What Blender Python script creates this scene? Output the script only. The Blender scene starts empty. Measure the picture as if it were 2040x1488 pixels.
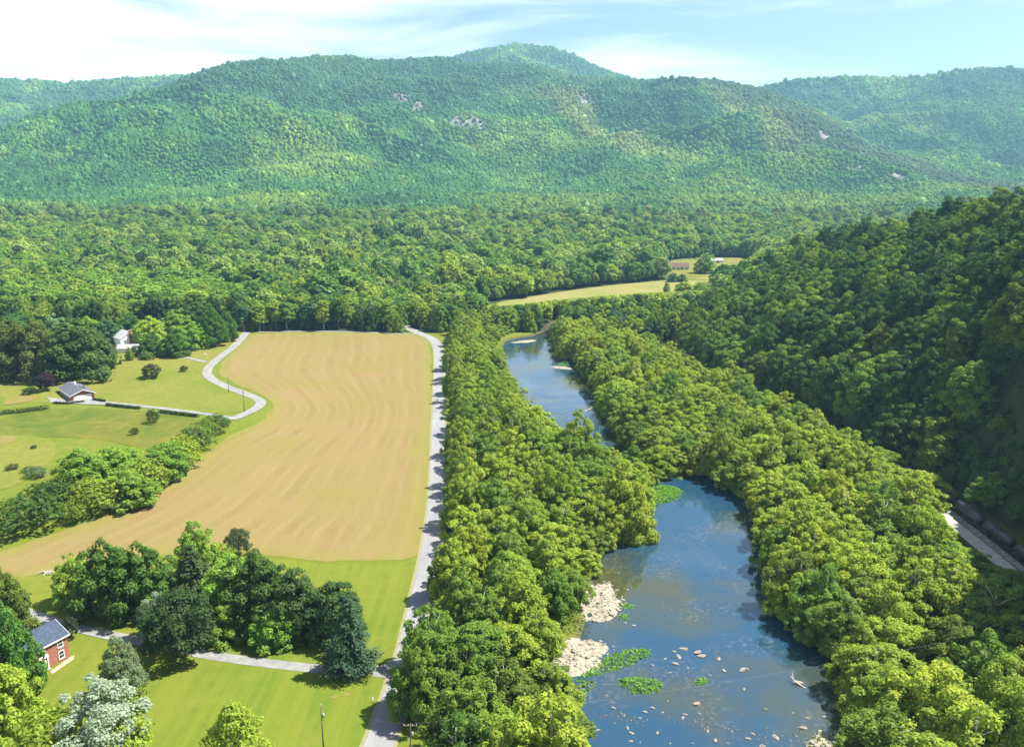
import bpy, math, random
import numpy as np
from mathutils import Vector
from mathutils.geometry import delaunay_2d_cdt

random.seed(7)
RNG = np.random.default_rng(7)
SC = bpy.context.scene
COL = SC.collection
PI = math.pi

# ------------------------------------------------------------------ camera
CAM_H, PITCH, FPX = 110.0, math.radians(13.3), 1700.0      # drone about 110 m up
cam_d = bpy.data.cameras.new('camera')
cam_d.sensor_width = 36.0
cam_d.lens = 36.0 * FPX / 2040.0
cam_d.clip_end = 30000.0
cam = bpy.data.objects.new('camera', cam_d)
COL.objects.link(cam)
cam.location = (0, 0, CAM_H)
cam.rotation_euler = (PI / 2 - PITCH, 0, 0)
SC.camera = cam

# ------------------------------------------------------------------ sun, sky, exposure
SUN_EL, SUN_AZ = math.radians(57), math.radians(77)          # azimuth clockwise from +Y
SUNV = Vector((math.cos(SUN_EL) * math.sin(SUN_AZ), math.cos(SUN_EL) * math.cos(SUN_AZ), math.sin(SUN_EL)))
sd = bpy.data.lights.new('sun', 'SUN')
sd.energy = 5.0
sd.angle = math.radians(0.53)
sd.color = (1.0, 0.955, 0.86)
sun = bpy.data.objects.new('sun', sd)
COL.objects.link(sun)
sun.rotation_euler = SUNV.to_track_quat('Z', 'Y').to_euler()

world = bpy.data.worlds.new('World')
SC.world = world
world.use_nodes = True
wn = world.node_tree
wn.nodes.clear()


def N(nt, typ, **kw):
    n = nt.nodes.new(typ)
    for k, v in kw.items():
        if k.startswith('i_'):
            n.inputs[k[2:].replace('_', ' ')].default_value = v
        else:
            setattr(n, k, v)
    return n


sky = N(wn, 'ShaderNodeTexSky', sky_type='NISHITA', sun_disc=False, sun_elevation=SUN_EL, sun_rotation=SUN_AZ)
sky.air_density, sky.dust_density, sky.ozone_density = 1.0, 0.8, 1.2
bg = N(wn, 'ShaderNodeBackground')
bg.inputs['Strength'].default_value = 0.056
wo = N(wn, 'ShaderNodeOutputWorld')
tc = N(wn, 'ShaderNodeTexCoord')
mp = N(wn, 'ShaderNodeMapping')
mp.inputs['Scale'].default_value = (1.0, 1.0, 6.5)
mp.inputs['Location'].default_value = (0.35, 0.2, 0.1)
mp.inputs['Rotation'].default_value = (0, math.radians(-3), 0)
n1 = N(wn, 'ShaderNodeTexNoise')
n1.inputs['Scale'].default_value = 2.6
n1.inputs['Detail'].default_value = 9
n1.inputs['Roughness'].default_value = 0.55
n1.inputs['Distortion'].default_value = 0.5
sepd = N(wn, 'ShaderNodeSeparateXYZ')
biasm = N(wn, 'ShaderNodeMath', operation='MULTIPLY_ADD')      # cloudier towards the west, clearer towards the east
biasm.inputs[1].default_value = -0.34
biasm.inputs[2].default_value = 0.08
addb = N(wn, 'ShaderNodeMath', operation='ADD')
cr = N(wn, 'ShaderNodeMapRange', interpolation_type='SMOOTHSTEP')
cr.inputs['From Min'].default_value = 0.40
cr.inputs['From Max'].default_value = 0.74
cr.inputs['To Max'].default_value = 0.78
mixc = N(wn, 'ShaderNodeMix', data_type='RGBA')
mixc.inputs[7].default_value = (12.4, 12.8, 13.2, 1)
wn.links.new(tc.outputs['Generated'], mp.inputs['Vector'])
wn.links.new(mp.outputs[0], n1.inputs['Vector'])
wn.links.new(tc.outputs['Generated'], sepd.inputs[0])
zm = N(wn, 'ShaderNodeMath', operation='MULTIPLY_ADD')        # cloud banks lie low, blue overhead
zm.inputs[1].default_value = -0.38
wn.links.new(sepd.outputs['Z'], zm.inputs[0])
wn.links.new(biasm.outputs[0], zm.inputs[2])
wn.links.new(sepd.outputs['X'], biasm.inputs[0])
wn.links.new(n1.outputs['Fac'], addb.inputs[0])
wn.links.new(zm.outputs[0], addb.inputs[1])
wn.links.new(addb.outputs[0], cr.inputs['Value'])
wn.links.new(cr.outputs[0], mixc.inputs[0])
wn.links.new(sky.outputs[0], mixc.inputs[6])
wn.links.new(mixc.outputs[2], bg.inputs['Color'])
wn.links.new(bg.outputs[0], wo.inputs['Surface'])

vs = SC.view_settings
vs.view_transform = 'Standard'
vs.look = 'None'
vs.exposure = 1.5
vs.gamma = 1.0
vs.use_curve_mapping = False
SC.display_settings.display_device = 'sRGB'
cy = SC.cycles
cy.max_bounces = 6
cy.diffuse_bounces = 3
cy.glossy_bounces = 2
cy.transmission_bounces = 3
cy.volume_bounces = 0
cy.use_denoising = True
cy.use_adaptive_sampling = True
cy.adaptive_threshold = 0.01
cy.caustics_reflective = cy.caustics_refractive = False
SC.render.use_persistent_data = False

# ------------------------------------------------------------------ projection helpers (photo pixel -> point on the land)
CP, SP = math.cos(PITCH), math.sin(PITCH)


def ray(px, py):
    a, b = (px - 1020) / FPX, (py - 744) / FPX
    return np.array([a, CP - b * SP, -SP - b * CP])


def P(px, py, Y):
    """point at world distance Y on the line of sight of a photo pixel"""
    d = ray(px, py)
    t = Y / d[1]
    return np.array([d[0] * t, Y, CAM_H + d[2] * t])


def gp(px, py, z=0.0):
    d = ray(px, py)
    t = (z - CAM_H) / d[2]
    return np.array([d[0] * t, d[1] * t])


def sm(a, b, x):
    t = np.clip((np.asarray(x, float) - a) / (b - a), 0, 1)
    return t * t * (3 - 2 * t)


def vnoise(x, y, seed=0):
    x = np.asarray(x, float); y = np.asarray(y, float)
    xi = np.floor(x).astype(np.int64); yi = np.floor(y).astype(np.int64)
    xf = x - xi; yf = y - yi
    u = xf * xf * (3 - 2 * xf); v = yf * yf * (3 - 2 * yf)

    def h(i, j):
        n = (i * 374761393 + j * 668265263 + seed * 1274126177) & 0xffffffff
        n = ((n ^ (n >> 13)) * 1274126177) & 0xffffffff
        n = n ^ (n >> 16)
        return (n & 0xffff) / 65535.0
    return (h(xi, yi) * (1 - u) + h(xi + 1, yi) * u) * (1 - v) + (h(xi, yi + 1) * (1 - u) + h(xi + 1, yi + 1) * u) * v


def fbm(x, y, s, o=4, seed=0):
    t = 0; a = 1.0; w = 0
    for k in range(o):
        t = t + a * (vnoise(np.asarray(x) / s, np.asarray(y) / s, seed + k * 17) - 0.5); w += a
        a *= 0.5; s *= 0.5
    return t / w * 2


def seg_dist(x, y, pts):
    """distance to a polyline, and the interpolated third coordinate of the nearest point"""
    best = np.full(np.shape(x), 1e18); val = np.zeros(np.shape(x))
    for a, b in zip(pts[:-1], pts[1:]):
        dx, dy = b[0] - a[0], b[1] - a[1]
        L = dx * dx + dy * dy + 1e-9
        t = np.clip(((x - a[0]) * dx + (y - a[1]) * dy) / L, 0, 1)
        d = (x - a[0] - t * dx) ** 2 + (y - a[1] - t * dy) ** 2
        m = d < best
        best = np.where(m, d, best)
        if len(a) > 2:
            val = np.where(m, a[2] + t * (b[2] - a[2]), val)
    return np.sqrt(best), val


def inside(x, y, poly):
    x = np.asarray(x, float); y = np.asarray(y, float)
    c = np.zeros(x.shape, bool)
    n = len(poly)
    for i in range(n):
        x1, y1 = poly[i][0], poly[i][1]; x2, y2 = poly[(i + 1) % n][0], poly[(i + 1) % n][1]
        m = ((y1 > y) != (y2 > y))
        xi = (x2 - x1) * (y - y1) / (y2 - y1 + 1e-12) + x1
        c ^= m & (x < xi)
    return c


def sdist(x, y, poly):
    d, _ = seg_dist(x, y, [(p[0], p[1]) for p in poly] + [(poly[0][0], poly[0][1])])
    return np.where(inside(x, y, poly), -d, d)


def smooth_poly(pts, closed=True, it=2):
    pts = [tuple(p) for p in pts]
    for _ in range(it):
        out = []
        n = len(pts)
        rng = range(n if closed else n - 1)
        if not closed: out.append(pts[0])
        for i in rng:
            a, b = np.array(pts[i]), np.array(pts[(i + 1) % n])
            out.append(tuple(a * .75 + b * .25)); out.append(tuple(a * .25 + b * .75))
        if not closed: out.append(pts[-1])
        pts = out
    return pts


# ------------------------------------------------------------------ the lie of the land
WATER_Z = -1.3
river_px = [(1230, 1700), (1150, 1488), (1120, 1400), (1110, 1340), (1150, 1275), (1172, 1180), (1185, 1090), (1215, 1060),
            (1275, 1045), (1288, 1010), (1278, 965), (1210, 930), (1158, 905), (1108, 850), (1052, 808), (1022, 760), (1002, 715), (995, 690),
            (1012, 676), (1065, 668), (1090, 655), (1100, 640), (1125, 640), (1112, 665), (1108, 690), (1140, 712), (1182, 755),
            (1205, 800), (1228, 850), (1258, 900), (1330, 942), (1420, 948), (1500, 985), (1540, 1060), (1556, 1150), (1580, 1240), (1640, 1295),
            (1715, 1325), (1725, 1400), (1745, 1488), (1800, 1700)]
RIVER = smooth_poly([tuple(gp(a, b, WATER_Z)) for a, b in river_px])


def crest(pts, drop=17.0, n=14):
    """densify a crest given as (px, py, Y)"""
    w = [P(*p) for p in pts]
    out = []
    for a, b in zip(w[:-1], w[1:]):
        for k in range(n):
            t = k / n
            q = a * (1 - t) + b * t
            out.append((q[0], q[1], q[2] - drop))
    out.append((w[-1][0], w[-1][1], w[-1][2] - drop))
    return np.array(out)


MAIN = crest([(-420, 380, 2300), (-200, 300, 2500), (0, 272, 2700), (60, 269, 2750), (130, 241, 2850), (230, 196, 3000), (330, 166, 3100), (430, 149, 3200),
              (520, 117, 3300), (600, 125, 3500), (650, 110, 3600), (720, 124, 3700), (840, 112, 3800), (920, 126, 3800),
              (1020, 124, 3750), (1130, 146, 3700), (1230, 153, 3600), (1320, 156, 3500), (1390, 153, 3400), (1480, 166, 3250), (1530, 192, 3100),
              (1600, 242, 2900), (1700, 312, 2600), (1790, 342, 2450), (1900, 364, 2300), (2000, 392, 2150), (2150, 430, 1950)])
SPUR1 = crest([(520, 117, 3300), (400, 215, 2800), (300, 330, 2350), (200, 420, 1950)])
SPUR2 = crest([(650, 110, 3600), (640, 220, 3000), (650, 330, 2500), (600, 420, 2050)])
SPUR3 = crest([(840, 112, 3800), (830, 195, 3300), (840, 290, 2750), (880, 390, 2200)])
SPUR4 = crest([(1020, 124, 3750), (1075, 190, 3300), (1180, 255, 2950), (1290, 315, 2600), (1380, 390, 2200)])
SPUR5 = crest([(1390, 153, 3400), (1480, 215, 2950), (1580, 290, 2550), (1660, 370, 2200)])
SPUR6 = crest([(230, 196, 3000), (120, 300, 2500), (0, 380, 2150)])
PEAK = crest([(700, 190, 5200), (830, 140, 5300), (900, 112, 5300), (960, 96, 5400), (1030, 84, 5400), (1090, 91, 5400), (1130, 103, 5300), (1200, 135, 5200), (1290, 165, 5000), (1400, 230, 4800)])
FARR = crest([(1350, 260, 4700), (1450, 205, 4700), (1515, 175, 4700), (1600, 157, 4600), (1700, 154, 4500), (1850, 151, 4300), (1900, 142, 4200), (1980, 136, 4100), (2060, 138, 4000), (2300, 160, 3800)])
FARS = crest([(1980, 136, 4100), (1960, 230, 3500), (1880, 330, 3100)])
FARS2 = crest([(1700, 154, 4500), (1720, 230, 3900), (1760, 300, 3500)])
FARL = crest([(-300, 160, 5000), (-100, 150, 5000), (0, 156, 5000), (100, 159, 5000), (135, 166, 5000), (200, 158, 5000), (300, 151, 4900), (450, 142, 4800), (560, 180, 4800)])
FARLS = crest([(0, 156, 5000), (60, 210, 4300), (130, 260, 3800)])
RIDGES = [(MAIN, 1650, 1.55), (SPUR1, 520, 1.2), (SPUR2, 470, 1.2), (SPUR3, 470, 1.2), (SPUR4, 460, 1.2), (SPUR5, 460, 1.2), (SPUR6, 520, 1.2),
          (PEAK, 1500, 1.25), (FARR, 1300, 1.3), (FARS, 600, 1.3), (FARS2, 520, 1.3), (FARL, 1500, 1.25), (FARLS, 600, 1.3)]

hill_px = [(2300, 250, 180), (2200, 310, 260), (2110, 360, 330), (2030, 402, 390), (1940, 430, 440), (1830, 446, 490), (1700, 470, 550), (1600, 490, 610), (1510, 510, 680), (1440, 560, 770)]
HILL = [(p[0] + (26 if i < 9 else 0), p[1], max(p[2] - 15 + (9 if 2 < i < 9 else 0), 0)) for i, p in enumerate(P(*q) for q in hill_px)]
HAZE_D = 0.9e-4
HILL = [(330, 20, 120)] + HILL + [(225, 880, -6)]
RAIL = smooth_poly([(146, 100), (147, 200), (148, 255), (147, 292), (138, 348), (126, 398), (108, 446), (97, 508), (90, 590), (84, 680)], False)
FOOT = [(p[0] + 6, p[1]) for p in RAIL if p[1] < 500] + [(103, 515), (124, 595), (163, 685), (192, 780), (210, 860)]


def Hm(x, y):
    fan = 95 * sm(950, 2700, y) ** 1.2 + 40 * sm(2600, 5000, y)
    z = fan
    for R, W, ex in RIDGES:
        lo, hi = R[:, 1].min() - W, R[:, 1].max() + W
        m = (y > lo) & (y < hi) & (x > R[:, 0].min() - W) & (x < R[:, 0].max() + W)
        if not m.any(): continue
        xs, ys, fs = x[m], y[m], fan[m]
        best = np.full(xs.shape, -1e9)
        for q in R[::2]:
            d = np.sqrt((xs - q[0]) ** 2 + (ys - q[1]) ** 2 + 900) - 30
            g = np.clip(1 - d / min(W, 2.7 * max(q[2] - 60, 20) + 120), 0, 1) ** ex
            best = np.maximum(best, fs + (q[2] - fs) * g)
        zz = z[m]
        k = 18.0
        hh = np.clip(0.5 + 0.5 * (best - zz) / k, 0, 1)
        z[m] = zz * (1 - hh) + best * hh + k * hh * (1 - hh) * 0.5
    amp = np.clip((z - 30) / 160, 0, 1)
    far_ = np.full(x.shape, 1e9)
    for R in (MAIN, PEAK, FARR, FARL):
        for q in R[::3]:
            far_ = np.minimum(far_, (x - q[0]) ** 2 + (y - q[1]) ** 2)
    flank = 0.13 + 0.87 * sm(30, 300, np.sqrt(far_))
    rid = 1 - np.abs(fbm(x, y, 420, 4, 5)) * 2.2
    z = z + amp * (flank * (85 * (rid - 0.80) + 22 * fbm(x, y, 170, 4, 9)))
    return z


for _it in range(3):      # settle each crest on the skyline it should make
    for R_, W_, e_ in RIDGES:
        d_ = Hm(R_[:, 0].copy(), R_[:, 1].copy()) - (R_[:, 2] if _it == 0 else WANT[id(R_)])
        if _it == 0: WANT = globals().setdefault('WANT', {}); WANT[id(R_)] = R_[:, 2].copy()
        R_[:, 2] -= np.clip(d_ * 0.8, -60, 60)


def H(x, y):
    x = np.atleast_1d(np.asarray(x, float)).copy(); y = np.atleast_1d(np.asarray(y, float)).copy()
    z = np.zeros(x.shape)
    far = y > 900
    if far.any():
        z[far] = Hm(x[far], y[far])
    # gentle knolls on the farm west of the hay field
    kn = sm(-75, -135, x) * sm(235, 300, y) * (1 - sm(700, 900, y))
    z += kn * (1.8 + 3.2 * fbm(x, y, 120, 3, 31))
    # steep wooded hill east of the railway
    m = (x > 60) & (y < 1000)
    if m.any():
        xs, ys = x[m], y[m]
        d, hz = seg_dist(xs, ys, HILL)
        cx = np.interp(ys, [p[1] for p in HILL], [p[0] for p in HILL])
        foot = np.interp(ys, [p[1] for p in FOOT], [p[0] for p in FOOT])
        u = np.clip((cx - xs) / np.maximum(cx - foot, 8), 0, 1)
        front = hz * (1 - u) ** 1.05
        back = hz * np.clip(1 - (xs - cx) / 700, 0.2, 1)
        zz = np.where(xs < cx, front, back)
        cz = np.interp(ys, [p[1] for p in HILL], [p[2] for p in HILL])
        zz = np.where(xs < cx, cz * (1 - u) ** 1.05, cz * np.clip(1 - (xs - cx) / 700, 0.2, 1))
        zz = zz + np.clip(zz / 20, 0, 1) * 7 * fbm(xs, ys, 70, 3, 77)
        zz *= (1 - sm(780, 880, ys))
        z[m] += np.maximum(zz, 0)
    # the river bed
    m = (x > -40) & (x < 200) & (y > 60) & (y < 820)
    if m.any():
        s = sdist(x[m], y[m], RIVER)
        z[m] = z[m] * sm(-2, 4, s) - 2.6 * (1 - sm(-4.0, 2.2, s))
    return z


def h1(x, y):
    return float(H(np.array([x]), np.array([y]))[0])


def at(px, py):
    """point of the land seen at a photo pixel"""
    z = 0.0
    for _ in range(7):
        p = gp(px, py, z)
        z = h1(p[0], p[1])
    return np.array([p[0], p[1], z])


# ------------------------------------------------------------------ materials
def mat(name, base, rough=0.9, noise=0.0, nscale=1.0, spec=0.2, col2=None, bump=0.0, bscale=None, metal=0.0, detail=5, coords='Object', lo=.35, hi=.65):
    m = bpy.data.materials.new(name)
    m.use_nodes = True
    nt = m.node_tree
    b = nt.nodes['Principled BSDF']
    b.inputs['Base Color'].default_value = (*base, 1)
    b.inputs['Roughness'].default_value = rough
    b.inputs['Specular IOR Level'].default_value = spec
    b.inputs['Metallic'].default_value = metal
    if noise or col2 or bump:
        t = N(nt, 'ShaderNodeTexCoord')
    if noise or col2:
        n = N(nt, 'ShaderNodeTexNoise')
        n.inputs['Scale'].default_value = nscale
        n.inputs['Detail'].default_value = detail
        nt.links.new(t.outputs[coords], n.inputs['Vector'])
        r = N(nt, 'ShaderNodeMapRange')
        r.inputs['From Min'].default_value = lo; r.inputs['From Max'].default_value = hi
        nt.links.new(n.outputs['Fac'], r.inputs['Value'])
        mx = N(nt, 'ShaderNodeMix', data_type='RGBA')
        c2 = col2 if col2 else tuple(c * (1 - noise) for c in base)
        c1 = base if col2 else tuple(min(1, c * (1 + noise)) for c in base)
        mx.inputs[6].default_value = (*c1, 1); mx.inputs[7].default_value = (*c2, 1)
        nt.links.new(r.outputs[0], mx.inputs[0])
        nt.links.new(mx.outputs[2], b.inputs['Base Color'])
    if bump:
        n2 = N(nt, 'ShaderNodeTexNoise')
        n2.inputs['Scale'].default_value = bscale or nscale * 3
        n2.inputs['Detail'].default_value = 4
        nt.links.new(t.outputs[coords], n2.inputs['Vector'])
        bp = N(nt, 'ShaderNodeBump')
        bp.inputs['Strength'].default_value = 1.0
        bp.inputs['Distance'].default_value = bump
        nt.links.new(n2.outputs['Fac'], bp.inputs['Height'])
        nt.links.new(bp.outputs[0], b.inputs['Normal'])
    return m


def mixrgb(nt, fac, a, b, blend='MIX'):
    m = N(nt, 'ShaderNodeMix', data_type='RGBA', blend_type=blend)
    for sock, v in ((0, fac), (6, a), (7, b)):
        if hasattr(v, 'node'):
            nt.links.new(v, m.inputs[sock])
        elif sock == 0:
            m.inputs[0].default_value = v
        else:
            m.inputs[sock].default_value = (*v, 1)
    return m.outputs[2]


def noise_n(nt, vec, scale, detail=4, lo=0.35, hi=0.65, rough=0.55, mscale=None):
    n = N(nt, 'ShaderNodeTexNoise')
    n.inputs['Scale'].default_value = scale; n.inputs['Detail'].default_value = detail
    n.inputs['Roughness'].default_value = rough
    if mscale:
        mpn = N(nt, 'ShaderNodeMapping')
        mpn.inputs['Scale'].default_value = mscale
        nt.links.new(vec, mpn.inputs['Vector']); vec = mpn.outputs[0]
    nt.links.new(vec, n.inputs['Vector'])
    r = N(nt, 'ShaderNodeMapRange')
    r.inputs['From Min'].default_value = lo; r.inputs['From Max'].default_value = hi
    nt.links.new(n.outputs['Fac'], r.inputs['Value'])
    return r.outputs[0]


def leaf_mat(name, source='OBJECT', trans=0.46, var=0.36, base=(0.08, 0.13, 0.02)):
    m = bpy.data.materials.new(name)
    m.use_nodes = True
    nt = m.node_tree
    nt.nodes.clear()
    out = N(nt, 'ShaderNodeOutputMaterial')
    if source == 'OBJECT':
        oi = N(nt, 'ShaderNodeObjectInfo')
        col = oi.outputs['Color']
    elif source == 'INSTANCE':
        a = N(nt, 'ShaderNodeAttribute', attribute_type='INSTANCER', attribute_name='tint')
        col = a.outputs['Color']
    else:
        rg = N(nt, 'ShaderNodeRGB'); rg.outputs[0].default_value = (*base, 1); col = rg.outputs[0]
    g = N(nt, 'ShaderNodeNewGeometry')
    r = N(nt, 'ShaderNodeMapRange')
    r.inputs['To Min'].default_value = 1 - var; r.inputs['To Max'].default_value = 1 + var
    nt.links.new(g.outputs['Random Per Island'], r.inputs['Value'])
    vm = N(nt, 'ShaderNodeVectorMath', operation='SCALE')
    nt.links.new(col, vm.inputs[0]); nt.links.new(r.outputs[0], vm.inputs['Scale'])
    df = N(nt, 'ShaderNodeBsdfDiffuse')
    nt.links.new(vm.outputs[0], df.inputs['Color'])
    tr = N(nt, 'ShaderNodeBsdfTranslucent')
    yel = mixrgb(nt, 1.0, vm.outputs[0], (1.15, 1.2, 0.45), 'MULTIPLY')
    nt.links.new(yel, tr.inputs['Color'])
    mx = N(nt, 'ShaderNodeMixShader')
    mx.inputs[0].default_value = trans
    nt.links.new(df.outputs[0], mx.inputs[1]); nt.links.new(tr.outputs[0], mx.inputs[2])
    gl = N(nt, 'ShaderNodeBsdfGlossy')
    gl.inputs['Roughness'].default_value = 0.65
    gl.inputs['Color'].default_value = (1, 1, 1, 1)
    mg = N(nt, 'ShaderNodeMixShader')
    mg.inputs[0].default_value = 0.008
    nt.links.new(mx.outputs[0], mg.inputs[1]); nt.links.new(gl.outputs[0], mg.inputs[2])
    nt.links.new(mg.outputs[0], out.inputs['Surface'])
    return m


M = {}
M['leaf'] = leaf_mat('leaf_material')
M['leaf_stuff'] = leaf_mat('far_leaf_material', 'INSTANCE', trans=0.38, var=0.45)
M['leaf_far'] = leaf_mat('mountain_leaf_material', 'INSTANCE', trans=0.0, var=0.0)
M['bark'] = mat('bark', (0.11, 0.085, 0.06), 0.95, 0.4, 2.0)
M['bark_pale'] = mat('pale_bark', (0.42, 0.39, 0.33), 0.9, 0.35, 1.5)
M['white'] = mat('white_paint', (0.8, 0.79, 0.76), 0.6, 0.05, 1.5)
M['brick'] = mat('red_brick', (0.30, 0.125, 0.085), 0.9, 0.25, 3.0, col2=None)
M['navy_roof'] = mat('dark_blue_shingle', (0.045, 0.062, 0.10), 0.8, 0.25, 2.0)
M['grey_roof'] = mat('grey_shingle', (0.10, 0.10, 0.125), 0.85, 0.25, 1.5)
M['pale_roof'] = mat('pale_grey_metal_roof', (0.34, 0.34, 0.35), 0.6, 0.1, 1.0)
M['brown_roof'] = mat('brown_roof', (0.11, 0.07, 0.055), 0.85, 0.2, 1.0)
M['glass'] = mat('window_glass', (0.03, 0.04, 0.055), 0.12, spec=0.6)
M['wood_pole'] = mat('weathered_pole_wood', (0.16, 0.12, 0.085), 0.9, 0.3, 2.0)
M['wire'] = mat('wire_metal', (0.25, 0.25, 0.26), 0.5, metal=0.3)
M['tank_black'] = mat('black_tank_paint', (0.035, 0.037, 0.042), 0.42, 0.35, 0.6, spec=0.4)
M['steel'] = mat('dark_rusty_steel', (0.07, 0.055, 0.045), 0.75, 0.3, 1.0)
M['rail_steel'] = mat('rail_steel', (0.25, 0.22, 0.2), 0.35, metal=0.8)
M['ballast'] = mat('ballast_stone', (0.24, 0.225, 0.21), 0.95, 0.35, 1.2, bump=0.05, bscale=4)
M['tie'] = mat('tie_wood', (0.07, 0.055, 0.045), 0.95, 0.3, 2)
M['cobble'] = mat('river_stone', (0.20, 0.178, 0.145), 0.9, 0.3, 0.7)
M['bar_stone'] = mat('bar_stone', (0.235, 0.212, 0.172), 0.9, 0.3, 0.7)
M['wet_stone'] = mat('wet_stone', (0.11, 0.10, 0.085), 0.5, 0.4, 0.7)
M['gravel'] = mat('gravel', (0.26, 0.23, 0.175), 0.95, 0.35, 0.9, bump=0.08, bscale=3)
M['concrete'] = mat('concrete', (0.30, 0.29, 0.275), 0.9, 0.15, 1.0)
M['pale_gravel'] = mat('pale_gravel', (0.43, 0.40, 0.34), 0.95, 0.2, 0.5)
M['flower'] = mat('pink_gravel_bed', (0.42, 0.27, 0.2), 0.95, 0.3, 2.0)


def water_material():
    m = bpy.data.materials.new('river_water'); m.use_nodes = True
    nt = m.node_tree; b = nt.nodes['Principled BSDF']
    t = N(nt, 'ShaderNodeTexCoord')
    shal = noise_n(nt, t.outputs['Object'], 0.026, 6, 0.45, 0.62)
    c = mixrgb(nt, shal, (0.013, 0.045, 0.083), (0.046, 0.050, 0.020))
    peb = noise_n(nt, t.outputs['Object'], 0.9, 5, 0.50, 0.72)
    zone = noise_n(nt, t.outputs['Object'], 0.05, 4, 0.45, 0.6)
    pm = N(nt, 'ShaderNodeMath', operation='MULTIPLY')
    nt.links.new(peb, pm.inputs[0]); nt.links.new(zone, pm.inputs[1])
    sc1 = N(nt, 'ShaderNodeMath', operation='MULTIPLY'); sc1.inputs[1].default_value = 0.5
    nt.links.new(pm.outputs[0], sc1.inputs[0])
    c = mixrgb(nt, sc1.outputs[0], c, (0.16, 0.135, 0.105))      # stones of the bed showing through the shallows
    nt.links.new(c, b.inputs['Base Color'])
    b.inputs['IOR'].default_value = 2.1
    b.inputs['Roughness'].default_value = 0.06
    rip = noise_n(nt, t.outputs['Object'], 0.9, 3, 0.2, 0.8, mscale=(1, 0.45, 1))
    amp = noise_n(nt, t.outputs['Object'], 0.03, 3, 0.45, 0.62)
    mul = N(nt, 'ShaderNodeMath', operation='MULTIPLY_ADD')
    nt.links.new(rip, mul.inputs[0]); nt.links.new(amp, mul.inputs[1]); mul.inputs[2].default_value = 0
    bp = N(nt, 'ShaderNodeBump'); bp.inputs['Distance'].default_value = 0.07; bp.inputs['Strength'].default_value = 1.0
    nt.links.new(mul.outputs[0], bp.inputs['Height'])
    nt.links.new(bp.outputs[0], b.inputs['Normal'])
    return m


def ground_material():
    m = bpy.data.materials.new('ground_material'); m.use_nodes = True
    nt = m.node_tree; b = nt.nodes['Principled BSDF']
    b.inputs['Roughness'].default_value = 1.0; b.inputs['Specular IOR Level'].default_value = 0.1
    t = N(nt, 'ShaderNodeTexCoord'); v = t.outputs['Object']
    g1 = noise_n(nt, v, 0.03, 5, 0.35, 0.65)
    g2 = noise_n(nt, v, 0.35, 5, 0.3, 0.7)
    grass = mixrgb(nt, g1, (0.108, 0.132, 0.013), (0.155, 0.152, 0.024))
    grass = mixrgb(nt, g2, grass, (0.085, 0.125, 0.012))
    a = N(nt, 'ShaderNodeVertexColor', layer_name='region')
    sp = N(nt, 'ShaderNodeSeparateColor'); nt.links.new(a.outputs[0], sp.inputs[0])
    fl = noise_n(nt, v, 0.12, 4)
    forest = mixrgb(nt, fl, (0.022, 0.034, 0.012), (0.035, 0.045, 0.015))
    c = mixrgb(nt, sp.outputs[0], grass, forest)
    rk = noise_n(nt, v, 0.05, 8, 0.4, 0.6, 0.7)
    rock = mixrgb(nt, rk, (0.27, 0.25, 0.24), (0.05, 0.055, 0.05))
    c = mixrgb(nt, sp.outputs[1], c, rock)
    bed = mixrgb(nt, fl, (0.055, 0.047, 0.028), (0.095, 0.08, 0.05))
    c = mixrgb(nt, sp.outputs[2], c, bed)
    nt.links.new(c, b.inputs['Base Color'])
    return m


def grass_material(name, a, b2, c3, s=0.05, fine=0.5, stripes=0.0, dry=0.4):
    m = bpy.data.materials.new(name); m.use_nodes = True
    nt = m.node_tree; b = nt.nodes['Principled BSDF']
    b.inputs['Roughness'].default_value = 1.0; b.inputs['Specular IOR Level'].default_value = 0.1
    t = N(nt, 'ShaderNodeTexCoord'); v = t.outputs['Object']
    n1 = noise_n(nt, v, s, 5, 0.35, 0.68)
    n2 = noise_n(nt, v, fine, 8, 0.3, 0.72, 0.68)
    c = mixrgb(nt, n1, a, b2)
    n5 = noise_n(nt, v, 0.012, 3, 0.45, 0.62)
    c = mixrgb(nt, n5, c, tuple(q * f for q, f in zip(b2, (1.12, 0.98, 1.2))))
    k = N(nt, 'ShaderNodeMath', operation='MULTIPLY'); k.inputs[1].default_value = 0.8
    nt.links.new(n2, k.inputs[0])
    c = mixrgb(nt, k.outputs[0], c, c3)
    n6 = noise_n(nt, v, 0.09, 7, 0.56, 0.74, 0.7)
    k6 = N(nt, 'ShaderNodeMath', operation='MULTIPLY'); k6.inputs[1].default_value = dry
    nt.links.new(n6, k6.inputs[0])
    c = mixrgb(nt, k6.outputs[0], c, (0.17, 0.145, 0.045))     # dry spots
    if stripes:
        n3 = noise_n(nt, v, 0.5, 2, 0.35, 0.65, mscale=(1.0, 0.03, 1))
        k3 = N(nt, 'ShaderNodeMath', operation='MULTIPLY'); k3.inputs[1].default_value = stripes
        nt.links.new(n3, k3.inputs[0])
        c = mixrgb(nt, k3.outputs[0], c, b2)
    nt.links.new(c, b.inputs['Base Color'])
    n4 = N(nt, 'ShaderNodeTexNoise'); n4.inputs['Scale'].default_value = 2.0
    nt.links.new(v, n4.inputs['Vector'])
    bp = N(nt, 'ShaderNodeBump'); bp.inputs['Distance'].default_value = 0.12; bp.inputs['Strength'].default_value = 0.6
    nt.links.new(n4.outputs['Fac'], bp.inputs['Height']); nt.links.new(bp.outputs[0], b.inputs['Normal'])
    return m


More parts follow.
